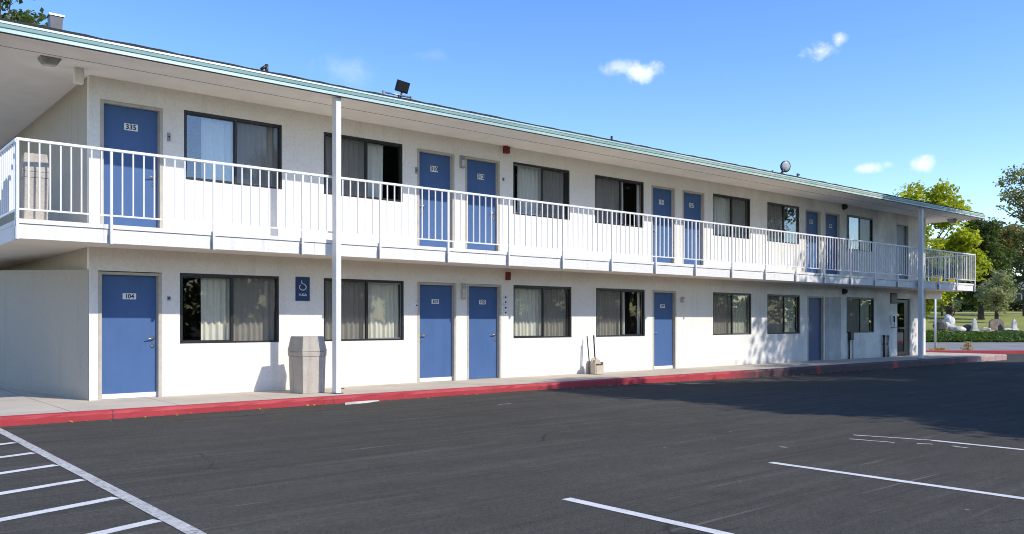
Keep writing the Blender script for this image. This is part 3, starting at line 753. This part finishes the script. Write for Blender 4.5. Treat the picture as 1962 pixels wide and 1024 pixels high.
for v in me.vertices:
    p = v.co.copy(); v.co = Vector((sc_x+p.x, WALL-.0135-p.z, z0+(z1-z0)*.25+p.y))-Vector(org)
link('lettering', me, M['plate'], sg)

# lamps under the soffit
org = (3.0, 14.5, SOF)
m = MB(); m.frustum(3.0, 14.5, SOF-.09, SOF-.001, .10, .08, .15, .12); r = tag(m.build('soffit_lamp', M['grey'], org=org, bevel=.012), 'grey box lamp under the soffit at the near corner', 'lamp')
MB().box(2.92, 3.08, 14.44, 14.56, SOF-.105, SOF-.091).build('lens', M['lens'], r, org=org)
org = (34.6, 14.45, SOF)
m = MB(); m.frustum(34.6, 14.45, SOF-.16, SOF-.001, .10, .08, .18, .14); r = tag(m.build('soffit_lamp', M['grey'], org=org, bevel=.012), 'grey box lamp under the roof overhang at the far end', 'lamp')
MB().box(34.5, 34.7, 14.38, 14.52, SOF-.175, SOF-.161).build('lens', M['lens'], r, org=org)
org = (3.47, 14.75, SOF)
m = MB(); m.box(3.40, 3.53, 14.70, 14.83, SOF-.24, SOF-.001); r = tag(m.build('speaker_box', M['soffit'], org=org, bevel=.006), 'cream box hung from the soffit above the wall corner', 'box')
MB().box(3.531, 3.537, 14.715, 14.815, SOF-.22, SOF-.03).build('grille', M['groove'], r, org=org)

# things on the roof
RZ = SOF+.22
x = wx(106, 14.3); org = (x, 14.3, RZ)
r = tag(MB().frustum(x, 14.3, RZ, RZ+.36, .07, .07, .09, .09).build('roof_vent', M['vent'], org=org), 'square grey metal vent on the roof near the trees', 'roof vent')
MB().frustum(x, 14.3, RZ+.36, RZ+.385, .105, .105, .10, .10).build('cap', M['alu'], r, org=org); MB().box(x-.17, x+.17, 14.15, 14.45, RZ-.01, RZ+.03).build('flashing', M['tile'], r, org=org)
x = wx(765, 13.9); org = (x, 13.9, RZ-.005)
r = tag(empty('flood_lamp', org), 'square black floodlight on a crossbar along the roof edge', 'floodlight')
m = MB(); m.tube((x-.38, 13.85, RZ+.09), (x+.24, 13.85, RZ+.09), .016); m.box(x-.40, x-.36, 13.82, 13.88, RZ, RZ+.12); m.box(x+.22, x+.26, 13.82, 13.88, RZ, RZ+.11); m.build('crossbar', M['alu'], r, org=org)
m = MB(); m.tube((x, 13.86, RZ+.04), (x+.04, 13.86, RZ+.20), .018); m.tube((x-.03, 13.86, RZ+.02), (x-.03, 13.86, RZ+.10), .022); m.build('bracket', M['dark_metal'], r, org=org)
m = MB(); m.box(-.125, .125, -.03, .03, -.105, .105); m.box(-.11, .11, -.045, -.031, -.09, .09)
for i in range(5): m.box(-.12+i*.055, -.105+i*.055, .036, .06, -.09, .09)
o = m.build('lamp_head', M['black'], r, bevel=.0); o.location = Vector((x+.03, 13.84, RZ+.26))-Vector(org); o.rotation_euler = (R(16), R(12), R(-18))
x = wx(1503, 13.9); org = (x, 13.9, RZ-.01)
r = tag(empty('flood_lamp', org), 'round black floodlight with a pale lens on the far roof edge', 'floodlight')
m = MB(); m.tube((x-.16, 13.9, RZ), (x-.16, 13.9, RZ+.08), .07, .06); m.tube((x-.16, 13.9, RZ+.07), (x-.02, 13.88, RZ+.22), .03); m.build('bracket', M['black'], r, org=org)
m = MB(); m.lathe((0, 0, 0), [(.07, -.10), (.13, -.06), (.165, .0), (.17, .03), (.155, .03)], 22, 'y'); o = m.build('lamp_head', M['black'], r); o.location = Vector((x, 13.88, RZ+.28))-Vector(org); o.rotation_euler = (R(8), 0, R(-22))
m = MB(); m.lathe((0, 0, 0), [(.148, .031), (.12, .05), (.02, .06)], 22, 'y'); l_ = m.build('lens', M['lens'], o)
for px, h, lab, el in ((511, .16, 'short dark vent pipe on the roof left of the square floodlight', 1), (1172, .13, 'thin dark vent pipe on the roof above the middle windows', 0), (1480, .08, 'stubby dark vent pipe just left of the round floodlight', 0), (1528, .14, 'dark elbow vent pipe right of the round floodlight', 2)):
    x = wx(px, 13.85); org = (x, 13.85, RZ-.02)
    m = MB(); m.tube(org, (x, 13.85, RZ+h), .028)
    if el: m.tube((x, 13.85, RZ+h-.02), (x+(.09 if el == 2 else -.10), 13.85, RZ+h-(.03 if el == 2 else .10)), .026)
    r = tag(m.build('vent_pipe', M['dark_metal'], org=org), lab, 'vent pipe')
    MB().tube((x, 13.85, RZ-.02), (x, 13.85, RZ+.01), .07, .05).build('collar', M['tile'], r, org=org)

nl = 170
xl = np.concatenate([rng.uniform(13, 36, 120), rng.uniform(-2, 13, 50)]); yl = KY-np.abs(rng.normal(0, .16, nl))-.02
pl = np.stack([xl, yl, np.array([gz(x_) for x_ in xl])+.012], 1)
LEAF_PTS = pl
# litter bins
def bin_(loc, rz, label):
    r = tag(empty('litter_bin', loc, rz), label, 'litter bin', 'concrete litter bins')
    m = MB(); m.frustum(0, 0, .0, .66, .225, .225, .240, .240); m.build('body', M['bin'], r, bevel=.012)
    m = MB(); m.frustum(0, 0, .661, .745, .248, .248, .252, .252); m.build('rim', M['bin'], r, bevel=.010)
    m = MB(); m.frustum(0, 0, .747, 1.02, .256, .256, .212, .212); m.build('lid', M['bin'], r, bevel=.012)
    m = MB(); m.box(-.14, .14, .232, .252, .78, .93); o = m.build('flap', M['dark_metal'], r)
    return r
b1 = bin_((7.13, 14.22, 0), R(5), 'square concrete litter bin on the ground walkway beside the white post')
b2 = copy_tree(b1); b2.location = (wx(66, 14.30), 14.30, 2.74); b2.rotation_euler = (0, 0, R(-4)); b2.scale = (.70, .70, 1.0); b2['label'] = 'square concrete litter bin on the balcony at the near corner'

# lobby dustpan and broom
x, y = wx(1144, 14.62), 14.62; org = (x, y, 0)
r = tag(empty('dustpan', org), 'beige upright dustpan with a long black handle below the window', 'dustpan')
prof = [(-.135, 0), (.135, 0), (.135, .28)] + [(.135*math.cos(R(a_)), .28+.12*math.sin(R(a_))) for a_ in range(15, 180, 15)] + [(-.135, .28)]
m = MB(); m.prism([(x+a_, z+.01) for a_, z in prof], y+.06, y+.09); 
for s_ in (-1, 1): m.box(x+s_*.135-.012, x+s_*.135+.012, y-.08, y+.06, .01, .30)
m.box(x-.122, x+.122, y-.10, y-.085, .01, .22); m.box(x-.122, x+.122, y-.085, y+.06, .01, .03)
m.prism([(x-.1, .25), (x+.1, .25), (x+.08, .345), (x-.08, .345)], y-.03, y+.059)
m.build('pan', M['beige'], r, org=org, bevel=.004)
MB().tube((x, y+.07, .36), (x+.005, y+.12, .95), .017, .019).build('handle', M['black'], r, org=org)
x, y = wx(1129, 14.86), 14.86; org = (x, y, 0)
r = tag(empty('broom', org), 'black broom with a grey head standing beside the beige dustpan', 'broom')
m = MB(); m.prism([(x-.10, 0), (x+.10, 0), (x+.085, .24), (x+.03, .32), (x-.03, .32), (x-.085, .24)], y-.035, y+.035); m.build('brush', M['grey'], r, org=org, bevel=.004)
MB().tube((x, y, .30), (x+.004, y+.08, .93), .014).build('handle', M['black'], r, org=org)

# yellow tubs at the far end of the balcony
for px, h, w, lab in ((1795, .40, .20, 'larger yellow tub on the far end of the balcony beside the post'), (1823, .30, .12, 'smaller yellow tub near the outer corner of the far balcony')):
    x = wx(px, 14.7); org = (x, 14.7, 2.74)
    r = tag(MB().lathe(org, [(w*.8, 0), (w, h*.6), (w*1.02, h*.62), (w*1.04, h*.62+.02)], 16).build('yellow_tub', M['yellow'], org=org), lab, 'tub')
    MB().lathe((x, 14.7, 2.74+h*.62+.021), [(w*1.07, 0), (w*1.07, .02), (w*.9, .05)], 16).build('lid', M['yellow'], r, org=org)

# ------------------------------------------------------------------ vegetation
def leaves_mesh(name, pts, size, mat, flat=.35, aspect=.62, droop=0.):
    n = len(pts); pts = np.asarray(pts, dtype=np.float64)
    nrm = rng.normal(size=(n, 3)); nrm[:, 2] = np.abs(nrm[:, 2])+flat; nrm /= np.linalg.norm(nrm, axis=1)[:, None]
    t_ = rng.normal(size=(n, 3)); t_ -= nrm*(t_*nrm).sum(1)[:, None]; t_ /= np.linalg.norm(t_, axis=1)[:, None]
    b_ = np.cross(nrm, t_); s_ = size*rng.uniform(.6, 1.35, n)[:, None]
    V = np.empty((n, 4, 3)); up = nrm*s_*.16
    V[:, 0] = pts-t_*s_; V[:, 1] = pts-b_*s_*aspect+up; V[:, 2] = pts+t_*s_; V[:, 3] = pts+b_*s_*aspect+up
    me = bpy.data.meshes.new(name)
    me.vertices.add(4*n); me.vertices.foreach_set('co', V.reshape(-1))
    me.loops.add(4*n); me.loops.foreach_set('vertex_index', np.arange(4*n, dtype=np.int32))
    me.polygons.add(n); me.polygons.foreach_set('loop_start', np.arange(0, 4*n, 4, dtype=np.int32))
    me.update(calc_edges=True); me.materials.append(mat); return me
def crown_points(clumps, per):
    out = []
    for (x, y, z, r) in clumps:
        k_ = max(8, int(per*r*r)); d = rng.normal(size=(k_, 3)); d /= np.linalg.norm(d, axis=1)[:, None]
        rad = r*(rng.uniform(.25, 1.0, k_)**.55)*(1+.18*rng.normal(size=k_))
        p = d*rad[:, None]*np.array([1, 1, .78]); out.append(p+np.array([x, y, z]))
    return np.concatenate(out)
def tree(name, base, label, cat, mat, height, crown, trunk_r, n_clump, clump_r, per, leaf, seed, trunk_h=None, lean=(0, 0), group=None, hollow=.35, extra=()):
    """crown = (rx, ry, rz): clumps are scattered through an egg-shaped volume; limbs run from the trunk to them"""
    rr = random.Random(seed); base = Vector(base); rx, ry, rz = crown
    cz = height-rz; top = Vector((lean[0], lean[1], cz))
    clumps = []
    for i in range(n_clump):
        while True:
            v = Vector((rr.uniform(-1, 1), rr.uniform(-1, 1), rr.uniform(-1, 1)))
            if hollow < v.length < 1: break
        taper = 1-.35*max(0, v.z)
        clumps.append((top.x+v.x*rx*taper, top.y+v.y*ry*taper, top.z+v.z*rz, clump_r*rr.uniform(.6, 1.25)))
    r = tag(empty(name, base), label, cat, group)
    m = MB(); th = trunk_h or cz*.8
    p = Vector((0, 0, -.15)); seg = 5
    for i in range(seg):
        q = Vector((top.x*(i+1)/seg*.6+rr.uniform(-.08, .08), top.y*(i+1)/seg*.6+rr.uniform(-.08, .08), th*(i+1)/seg))
        m.tube(p, q, trunk_r*(1-.10*i), trunk_r*(1-.10*(i+1)), 9); p = q
    hub = p; clumps = [(a_-base.x, b_-base.y, c_-base.z, d_) for a_, b_, c_, d_ in extra]+clumps
    for (x, y, z, cr) in clumps[:len(extra)]+rr.sample(clumps[len(extra):], min(len(clumps)-len(extra), 16)):
        e = Vector((x, y, z)); mid = hub.lerp(e, .5)+Vector((rr.uniform(-.3, .3), rr.uniform(-.3, .3), rr.uniform(0, .5)))
        k_ = trunk_r*rr.uniform(.22, .42); m.tube(hub, mid, k_, k_*.6, 6); m.tube(mid, e, k_*.6, k_*.22, 6)
    m.build('trunk', M['bark'], r)
    link('crown', leaves_mesh('crown', crown_points(clumps, per), leaf, M[mat]), None, r)
    return r

# tall trees beyond the lot whose shade falls on the asphalt and the far wall
ST = 'shade_tree'
tree(ST, (20.4, -1.7, -.2), 'broad green tree standing in the parking lot beyond the white parking lines', 'tree', 'lf_mid', 11.5, (4.0, 4.0, 3.0), .30, 130, 1.1, 320, .13, 31, hollow=.0)
tree(ST, (18.7, .3, -.2), 'slim green tree at the edge of the parking lot', 'tree', 'lf_mid', 11.4, (2.0, 1.6, 1.7), .18, 40, .85, 330, .12, 34, hollow=.0)
tree(ST, (18.8, -5.0, -.2), 'rounded green tree near the parking lines', 'tree', 'lf_mid', 9.8, (3.6, 4.0, 3.0), .26, 120, 1.1, 270, .13, 35, hollow=.0)
tree(ST, (28.0, -.6, -.2), 'bushy green tree farther along the parking lot', 'tree', 'lf_mid', 12.2, (4.6, 4.0, 3.0), .30, 80, 1.05, 190, .13, 36, hollow=.2)
tree(ST, (36.5, -.8, -.2), 'second bushy tree near the far corner of the parking lot', 'tree', 'lf_mid', 12.2, (4.2, 4.0, 3.0), .30, 110, 1.15, 250, .13, 38, hollow=.0)
tree(ST, (32.6, 5.8, -.2), 'tall spreading tree in the lot opposite the far end of the motel', 'tree', 'lf_sage', 12.9, (4.0, 4.4, 4.1), .34, 130, .9, 520, .085, 32, hollow=.1)
tree(ST, (30.2, 2.6, -.2), 'thin-leaved tree whose shade dapples the far wall', 'tree', 'lf_mid', 13.8, (3.2, 3.0, 3.0), .28, 36, .9, 150, .12, 33, hollow=.3)
# a belt of trees across the street behind the camera (it is what the windows mirror)
pts_ = []
for i in range(760):
    x_ = rng.uniform(-70, 190); y_ = rng.uniform(-58, -44)+max(0, x_-90)*.6; pts_.append((x_, y_, rng.uniform(.3, 6.4), rng.uniform(1.2, 2.2)))
tag(link('woodland', leaves_mesh('woodland', crown_points(pts_, 36), .34, M['lf_dark']), None), kind='stuff')

tag(link('fallen_leaves', leaves_mesh('fallen_leaves', LEAF_PTS, .030, M['lf_dry'], flat=2.5), None), kind='stuff')
# behind the near end of the roof
tree('leafy_tree', (6.25, 38, -.2), 'green tree rising behind the near end of the roof', 'tree', 'lf_mid', 15.4, (1.5, 2.4, 5), .25, 50, .7, 300, .12, 41)
tree('leafy_tree', (7.7, 40, -.2), 'lower green tree just showing above the roof by the square vent', 'tree', 'lf_mid', 14.1, (1.1, 1.6, 3), .2, 30, .6, 300, .12, 42)

# ------------------------------------------------------------------ beyond the far end: island, street, planted bank, lawn, trees
def band(name, mat, rows, lat0, lat1, n, kind='structure', amp=0., seed=0):
    rr = random.Random(seed); m = MB(); prev = None
    for d, z in rows:
        row = [m.bm.verts.new(bg(d, lat0+(lat1-lat0)*i/n, z+(rr.uniform(-amp, amp) if d > 60 else 0))) for i in range(n+1)]
        if prev:
            for i in range(n): m.bm.faces.new((prev[i], prev[i+1], row[i+1], row[i]))
        prev = row
    for f in m.bm.faces: f.smooth = True
    return m.build(name, mat, kind=kind)
band('street', M['street'], [(41.5, -.195), (50, -.17), (58.3, -.11)], 8, 110, 4)
band('lawn', M['lawn'], [(58.0, -.15), (59.2, .16), (61.2, .42), (62.4, .48), (66, .60), (72, .85), (80, 1.15), (90, 1.62), (100, 2.12), (110, 2.62), (125, 3.1), (160, 4.0), (260, 6.5)], -25, 190, 90, amp=.05, seed=4)
def lawn_z(d):
    R_ = [(58.0, -.15), (59.2, .16), (61.2, .42), (62.4, .48), (66, .60), (72, .85), (80, 1.15), (90, 1.62), (100, 2.12), (110, 2.62), (125, 3.1), (160, 4.0), (260, 6.5)]
    for (a, za), (b, zb) in zip(R_, R_[1:]):
        if a <= d <= b: return za+(zb-za)*(d-a)/(b-a)
    return 0
# red-kerbed island before the street
m = MB(); prev = None
for lat in (14, 19, 24, 30, 40, 60):
    z = gz(50); ring = [m.bm.verts.new(bg(d, lat, zz)) for d, zz in ((40.0, z-.05), (40.02, z+.135), (40.10, z+.155), (40.25, z+.155))]
    if prev:
        for i in range(3): m.bm.faces.new((prev[i], ring[i], ring[i+1], prev[i+1]))
    prev = ring
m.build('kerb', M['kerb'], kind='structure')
band('island', M['street'], [(40.251, gz(50)+.150), (41.6, gz(50)+.12), (41.9, -.20)], 14, 60, 4)
# pale path on the far side of the lawn
band('path', M['walk'], [(104, 2.42), (105.2, 2.48)], 20, 120, 30)

# ground cover on the bank (uncountable)
n = 26000
dd = rng.uniform(57.9, 62.3, n); la = rng.uniform(22, 46, n)
zz = np.array([lawn_z(d) for d in dd])+rng.uniform(.0, .11, n)*(1+.8*np.sin(la*1.7)*np.sin(la*.63+1))
P = np.stack([dd*SY+la*CY, dd*CY-la*SY, zz], 1)
tag(link('ground_cover', leaves_mesh('ground_cover', P, .11, M['lf_ivy'], flat=.9), None), kind='stuff')

# dry weeds on the island
def weed(px, d, h, w, label, n_=160, mat='lf_dry'):
    b = bgp(px, d, gz(50)+.14); r = tag(empty('weed', b), label, 'plant')
    p = np.stack([rng.normal(0, w*.45, n_), rng.normal(0, w*.45, n_), rng.uniform(.02, h, n_)], 1); p[:, :2] *= (1.1-p[:, 2:]/h*.6)
    link('foliage', leaves_mesh('foliage', p, .045, M[mat]), None, r)
    m = MB()
    for i in range(6): m.tube((0, 0, 0), (random.uniform(-w, w)*.5, random.uniform(-w, w)*.5, h*.9), .008, .004, 5)
    m.build('stem', M['bark'], r)
weed(1854, 40.7, .42, .30, 'dry yellow weed clump growing behind the red kerb')
weed(1800, 40.7, .12, .6, 'low dry grass tuft at the foot of the white pole', 120)
b = bgp(1792, 40.9, gz(50)+.10)
r = tag(MB().tube(b, b+Vector((0, 0, 2.6)), .045).build('white_pole', M['white'], org=b), 'thin white pole standing on the red-kerbed island', 'pole')
MB().tube(b, b+Vector((0, 0, .06)), .09, .06).build('footing', M['rock_w'], r, org=b)

# stones on the lawn
def stone(px, d, w, h, mat, label, seed, form='block'):
    b = bgp(px, d, lawn_z(d)-.05); m = MB()
    if form == 'block': m.blob((0, 0, h*.45), w/2, w*.4, h*.55, 2, .14, seed)
    elif form == 'spire':
        m.frustum(0, 0, 0, h*.22, w*.5, w*.4, w*.46, w*.36); m.frustum(0, 0, h*.22, h*.85, w*.34, w*.26, w*.22, w*.18); m.frustum(0, 0, h*.85, h, w*.22, w*.18, .02, .02)
    elif form == 'slab':
        m.prism([(-w/2, 0), (w/2, 0), (w/2*.96, h*.8), (w*.25, h), (-w*.25, h), (-w/2*.96, h*.8)], -.11, .11)
    o = tag(m.build('garden_stone', M[mat], org=(0, 0, 0), bevel=.0 if form == 'block' else .01), label, 'stone', 'stones set along the front of the lawn'); o.location = b; o.rotation_euler = (0, 0, R(-35)+random.Random(seed).uniform(-.3, .3))
    if form != 'block': MB().box(-w*.6, w*.6, -.2, .2, 0, .08).build('plinth', M['rock_w'], o)
    return o
stone(1800, 66, 1.0, .95, 'rock_d', 'dark boulder just right of the white pole', 1)
stone(1810, 67, 1.1, .70, 'rock_w', 'pale boulder next to the dark boulder by the pole', 2)
stone(1818, 68, .9, 1.25, 'rock_w', 'tall pale boulder below the left tree trunk', 3)
stone(1826, 66, .8, .45, 'rock_w', 'low pale boulder right of the tall pale one', 4)
stone(1838, 65, 1.0, .42, 'rock_w', 'low broad pale stone midway to the white spire', 5)
stone(1854, 65.5, .9, .55, 'rock_d', 'dark stone left of the white spire', 6)
stone(1867, 65, .55, 1.05, 'rock_w', 'white pointed stone standing alone on the lawn', 7, 'spire')
stone(1888, 65, .8, .36, 'rock_w', 'low pale stone right of the white spire', 8)
stone(1909, 66, 1.15, .95, 'rock_b', 'broad brown upright slab on the lawn', 9, 'slab')
stone(1918, 65, .5, .62, 'rock_d', 'dark small stone at the foot of the brown slab', 10)
stone(1943, 66, .55, .95, 'rock_w', 'pale pointed stone farthest along the lawn', 11, 'spire')
stone(1930, 65.5, 1.5, .26, 'rock_w', 'long flat pale stone between the brown slab and the last spire', 12)

# individual trees on the lawn and behind the motel
def T(px, d): return bgp(px, d, lawn_z(d) if d > 58 else -.2)
tree('lawn_tree', T(1768, 58.5), 'bright yellow-green tree rising behind the far end of the roof', 'tree', 'lf_yellow', 11.1, (3.9, 3.6, 4.9), .22, 100, .80, 270, .15, 51, hollow=.45)
tree('lawn_tree', T(1818, 92), 'dark tree with a stout trunk nearest the white pole', 'tree', 'lf_dark', 8.0, (3.0, 3.0, 2.7), .38, 60, .95, 130, .17, 52, trunk_h=3.2)
tree('lawn_tree', T(1880, 88), 'tall dark green tree right of the balcony corner', 'tree', 'lf_mid', 10.4, (3.1, 3.0, 4.5), .34, 130, .85, 230, .15, 53, trunk_h=3.0)
tree('lawn_tree', T(1910, 80), 'small pale green tree in front of the dark ones', 'tree', 'lf_pale', 4.8, (1.7, 1.7, 1.8), .22, 46, .5, 360, .11, 54, trunk_h=1.8)
tree('lawn_tree', T(1912, 118), 'spreading olive-gold tree behind the tall dark green one', 'tree', 'lf_olive', 12.0, (6.8, 6, 3.2), .35, 130, 1.1, 150, .18, 55)
tree('lawn_tree', T(1966, 96), 'dark tree at the right edge of the lawn', 'tree', 'lf_dark', 10.0, (2.6, 2.6, 4.0), .36, 40, .8, 130, .15, 56, trunk_h=4)
ex = []
for px, py, d, r_ in ((1930, 345, 60, .55), (1942, 332, 60, .7), (1956, 340, 60.5, .85), (1950, 372, 60, .65), (1966, 385, 60, .8), (1934, 398, 59.6, .35), (1918, 352, 59.8, .40), (1926, 375, 59.6, .35), (1916, 398, 59.5, .28), (1945, 412, 59.8, .35), (1975, 340, 61, .9), (1972, 420, 60.5, .7)):
    q_ = bgp(px, d, CAMZ+(HY-py)*d/F); ex.append((q_.x, q_.y, q_.z, r_))
tree('lawn_tree', T(2020, 61), 'grey-green tree at the right edge with leafy branches hanging before the sky', 'tree', 'lf_sage', 12.6, (3.0, 3.0, 2.6), .26, 60, .7, 260, .11, 57, trunk_h=6.5, extra=ex)
def shrub(px, d, w, h, mat, label, seed):
    b = T(px, d); rr = random.Random(seed); r = tag(empty('shrub', b), label, 'shrub')
    cl = [(rr.uniform(-.6, .6)*w, rr.uniform(-.6, .6)*w, h*rr.uniform(.35, .75), w*.42) for _ in range(14)]
    link('foliage', leaves_mesh('foliage', crown_points(cl, 500), .10, M[mat]), None, r)
    m = MB()
    for c_ in cl[:6]: m.tube((0, 0, -.1), c_[:3], .04, .015, 6)
    m.build('stem', M['bark'], r)
shrub(1804, 96, 1.5, 2.2, 'lf_pale', 'round pale green shrub behind the white pole', 61)
shrub(1826, 98, 1.0, 1.9, 'lf_pale', 'smaller pale shrub right of the dark trunk', 62)
shrub(1868, 108, 1.2, 1.5, 'lf_mid', 'green shrub in front of the hedge', 63)
# clipped hedge far back
m_pts = []
for i in range(90):
    l_ = 42+i*.55; d = 110+rng.normal()*.4; p = bg(d, l_, lawn_z(d)+.75); m_pts.append((p.x, p.y, p.z, rng.uniform(.8, 1.15)))
hb = bg(110, 66, lawn_z(110)); hr = tag(empty('hedge', hb), 'long dark hedge along the back of the lawn', 'hedge')
link('foliage', leaves_mesh('foliage', crown_points(m_pts, 190)-np.array(hb), .16, M['lf_dark']), None, hr)
# house among the far trees
hb = T(1975, 128); hs = tag(empty('house', hb, R(-40)), 'low brown house half hidden by trees at the right edge', 'house')
M['house'] = plain('brown_siding', (.22, .19, .17), .9); M['shingle'] = plain('grey_shingle', (.16, .15, .15), .9)
MB().box(-7, 7, -4, 4, -.3, 2.9).build('wall', M['house'], hs)
MB().prism([(-4.8, 2.75), (4.8, 2.75), (0, 5.0)], -7.5, 7.5, 'yz').build('roof', M['shingle'], hs)
for x in (-4.5, -1.5, 2.0, 5.0):
    w_ = MB().box(x-.7, x+.7, -4.06, -4.001, .9, 2.2).build('window', M['white'], hs); MB().box(x-.6, x+.6, -4.075, -4.061, 1.0, 2.1).build('pane', M['black'], w_)
# woodland far behind everything
m_pts = []
for i in range(420):
    l_ = rng.uniform(-110, 190); d = rng.uniform(150, 190)
    if l_ < 40: d = rng.uniform(120, 170)
    p = bg(d, l_, 0); zt = lawn_z(min(d, 259))
    m_pts.append((p.x, p.y, zt+rng.uniform(.3, 2.6), rng.uniform(1.2, 2.2)))
tag(link('woodland', leaves_mesh('woodland', crown_points(m_pts, 28), .42, M['lf_dark']), None), kind='stuff')

# ------------------------------------------------------------------ camera and render settings
cam = bpy.data.cameras.new('camera'); co = bpy.data.objects.new('camera', cam); COL.objects.link(co)
co.location = (0, 0, CAMZ); co.rotation_euler = (R(90), 0, -YAW)
cam.sensor_width = 36; cam.lens = 36*F/1962; cam.shift_y = (HY-512)/1962; cam.clip_end = 3000; cam.clip_start = .05
S.camera = co
S.view_settings.view_transform = 'Standard'; S.view_settings.look = 'None'; S.view_settings.exposure = .22; S.view_settings.gamma = 1
S.cycles.max_bounces = 10; S.cycles.transparent_max_bounces = 16; S.cycles.diffuse_bounces = 5
S.cycles.use_denoising = True
S.cycles.pixel_filter_type = 'BLACKMAN_HARRIS'; S.cycles.filter_width = 1.0
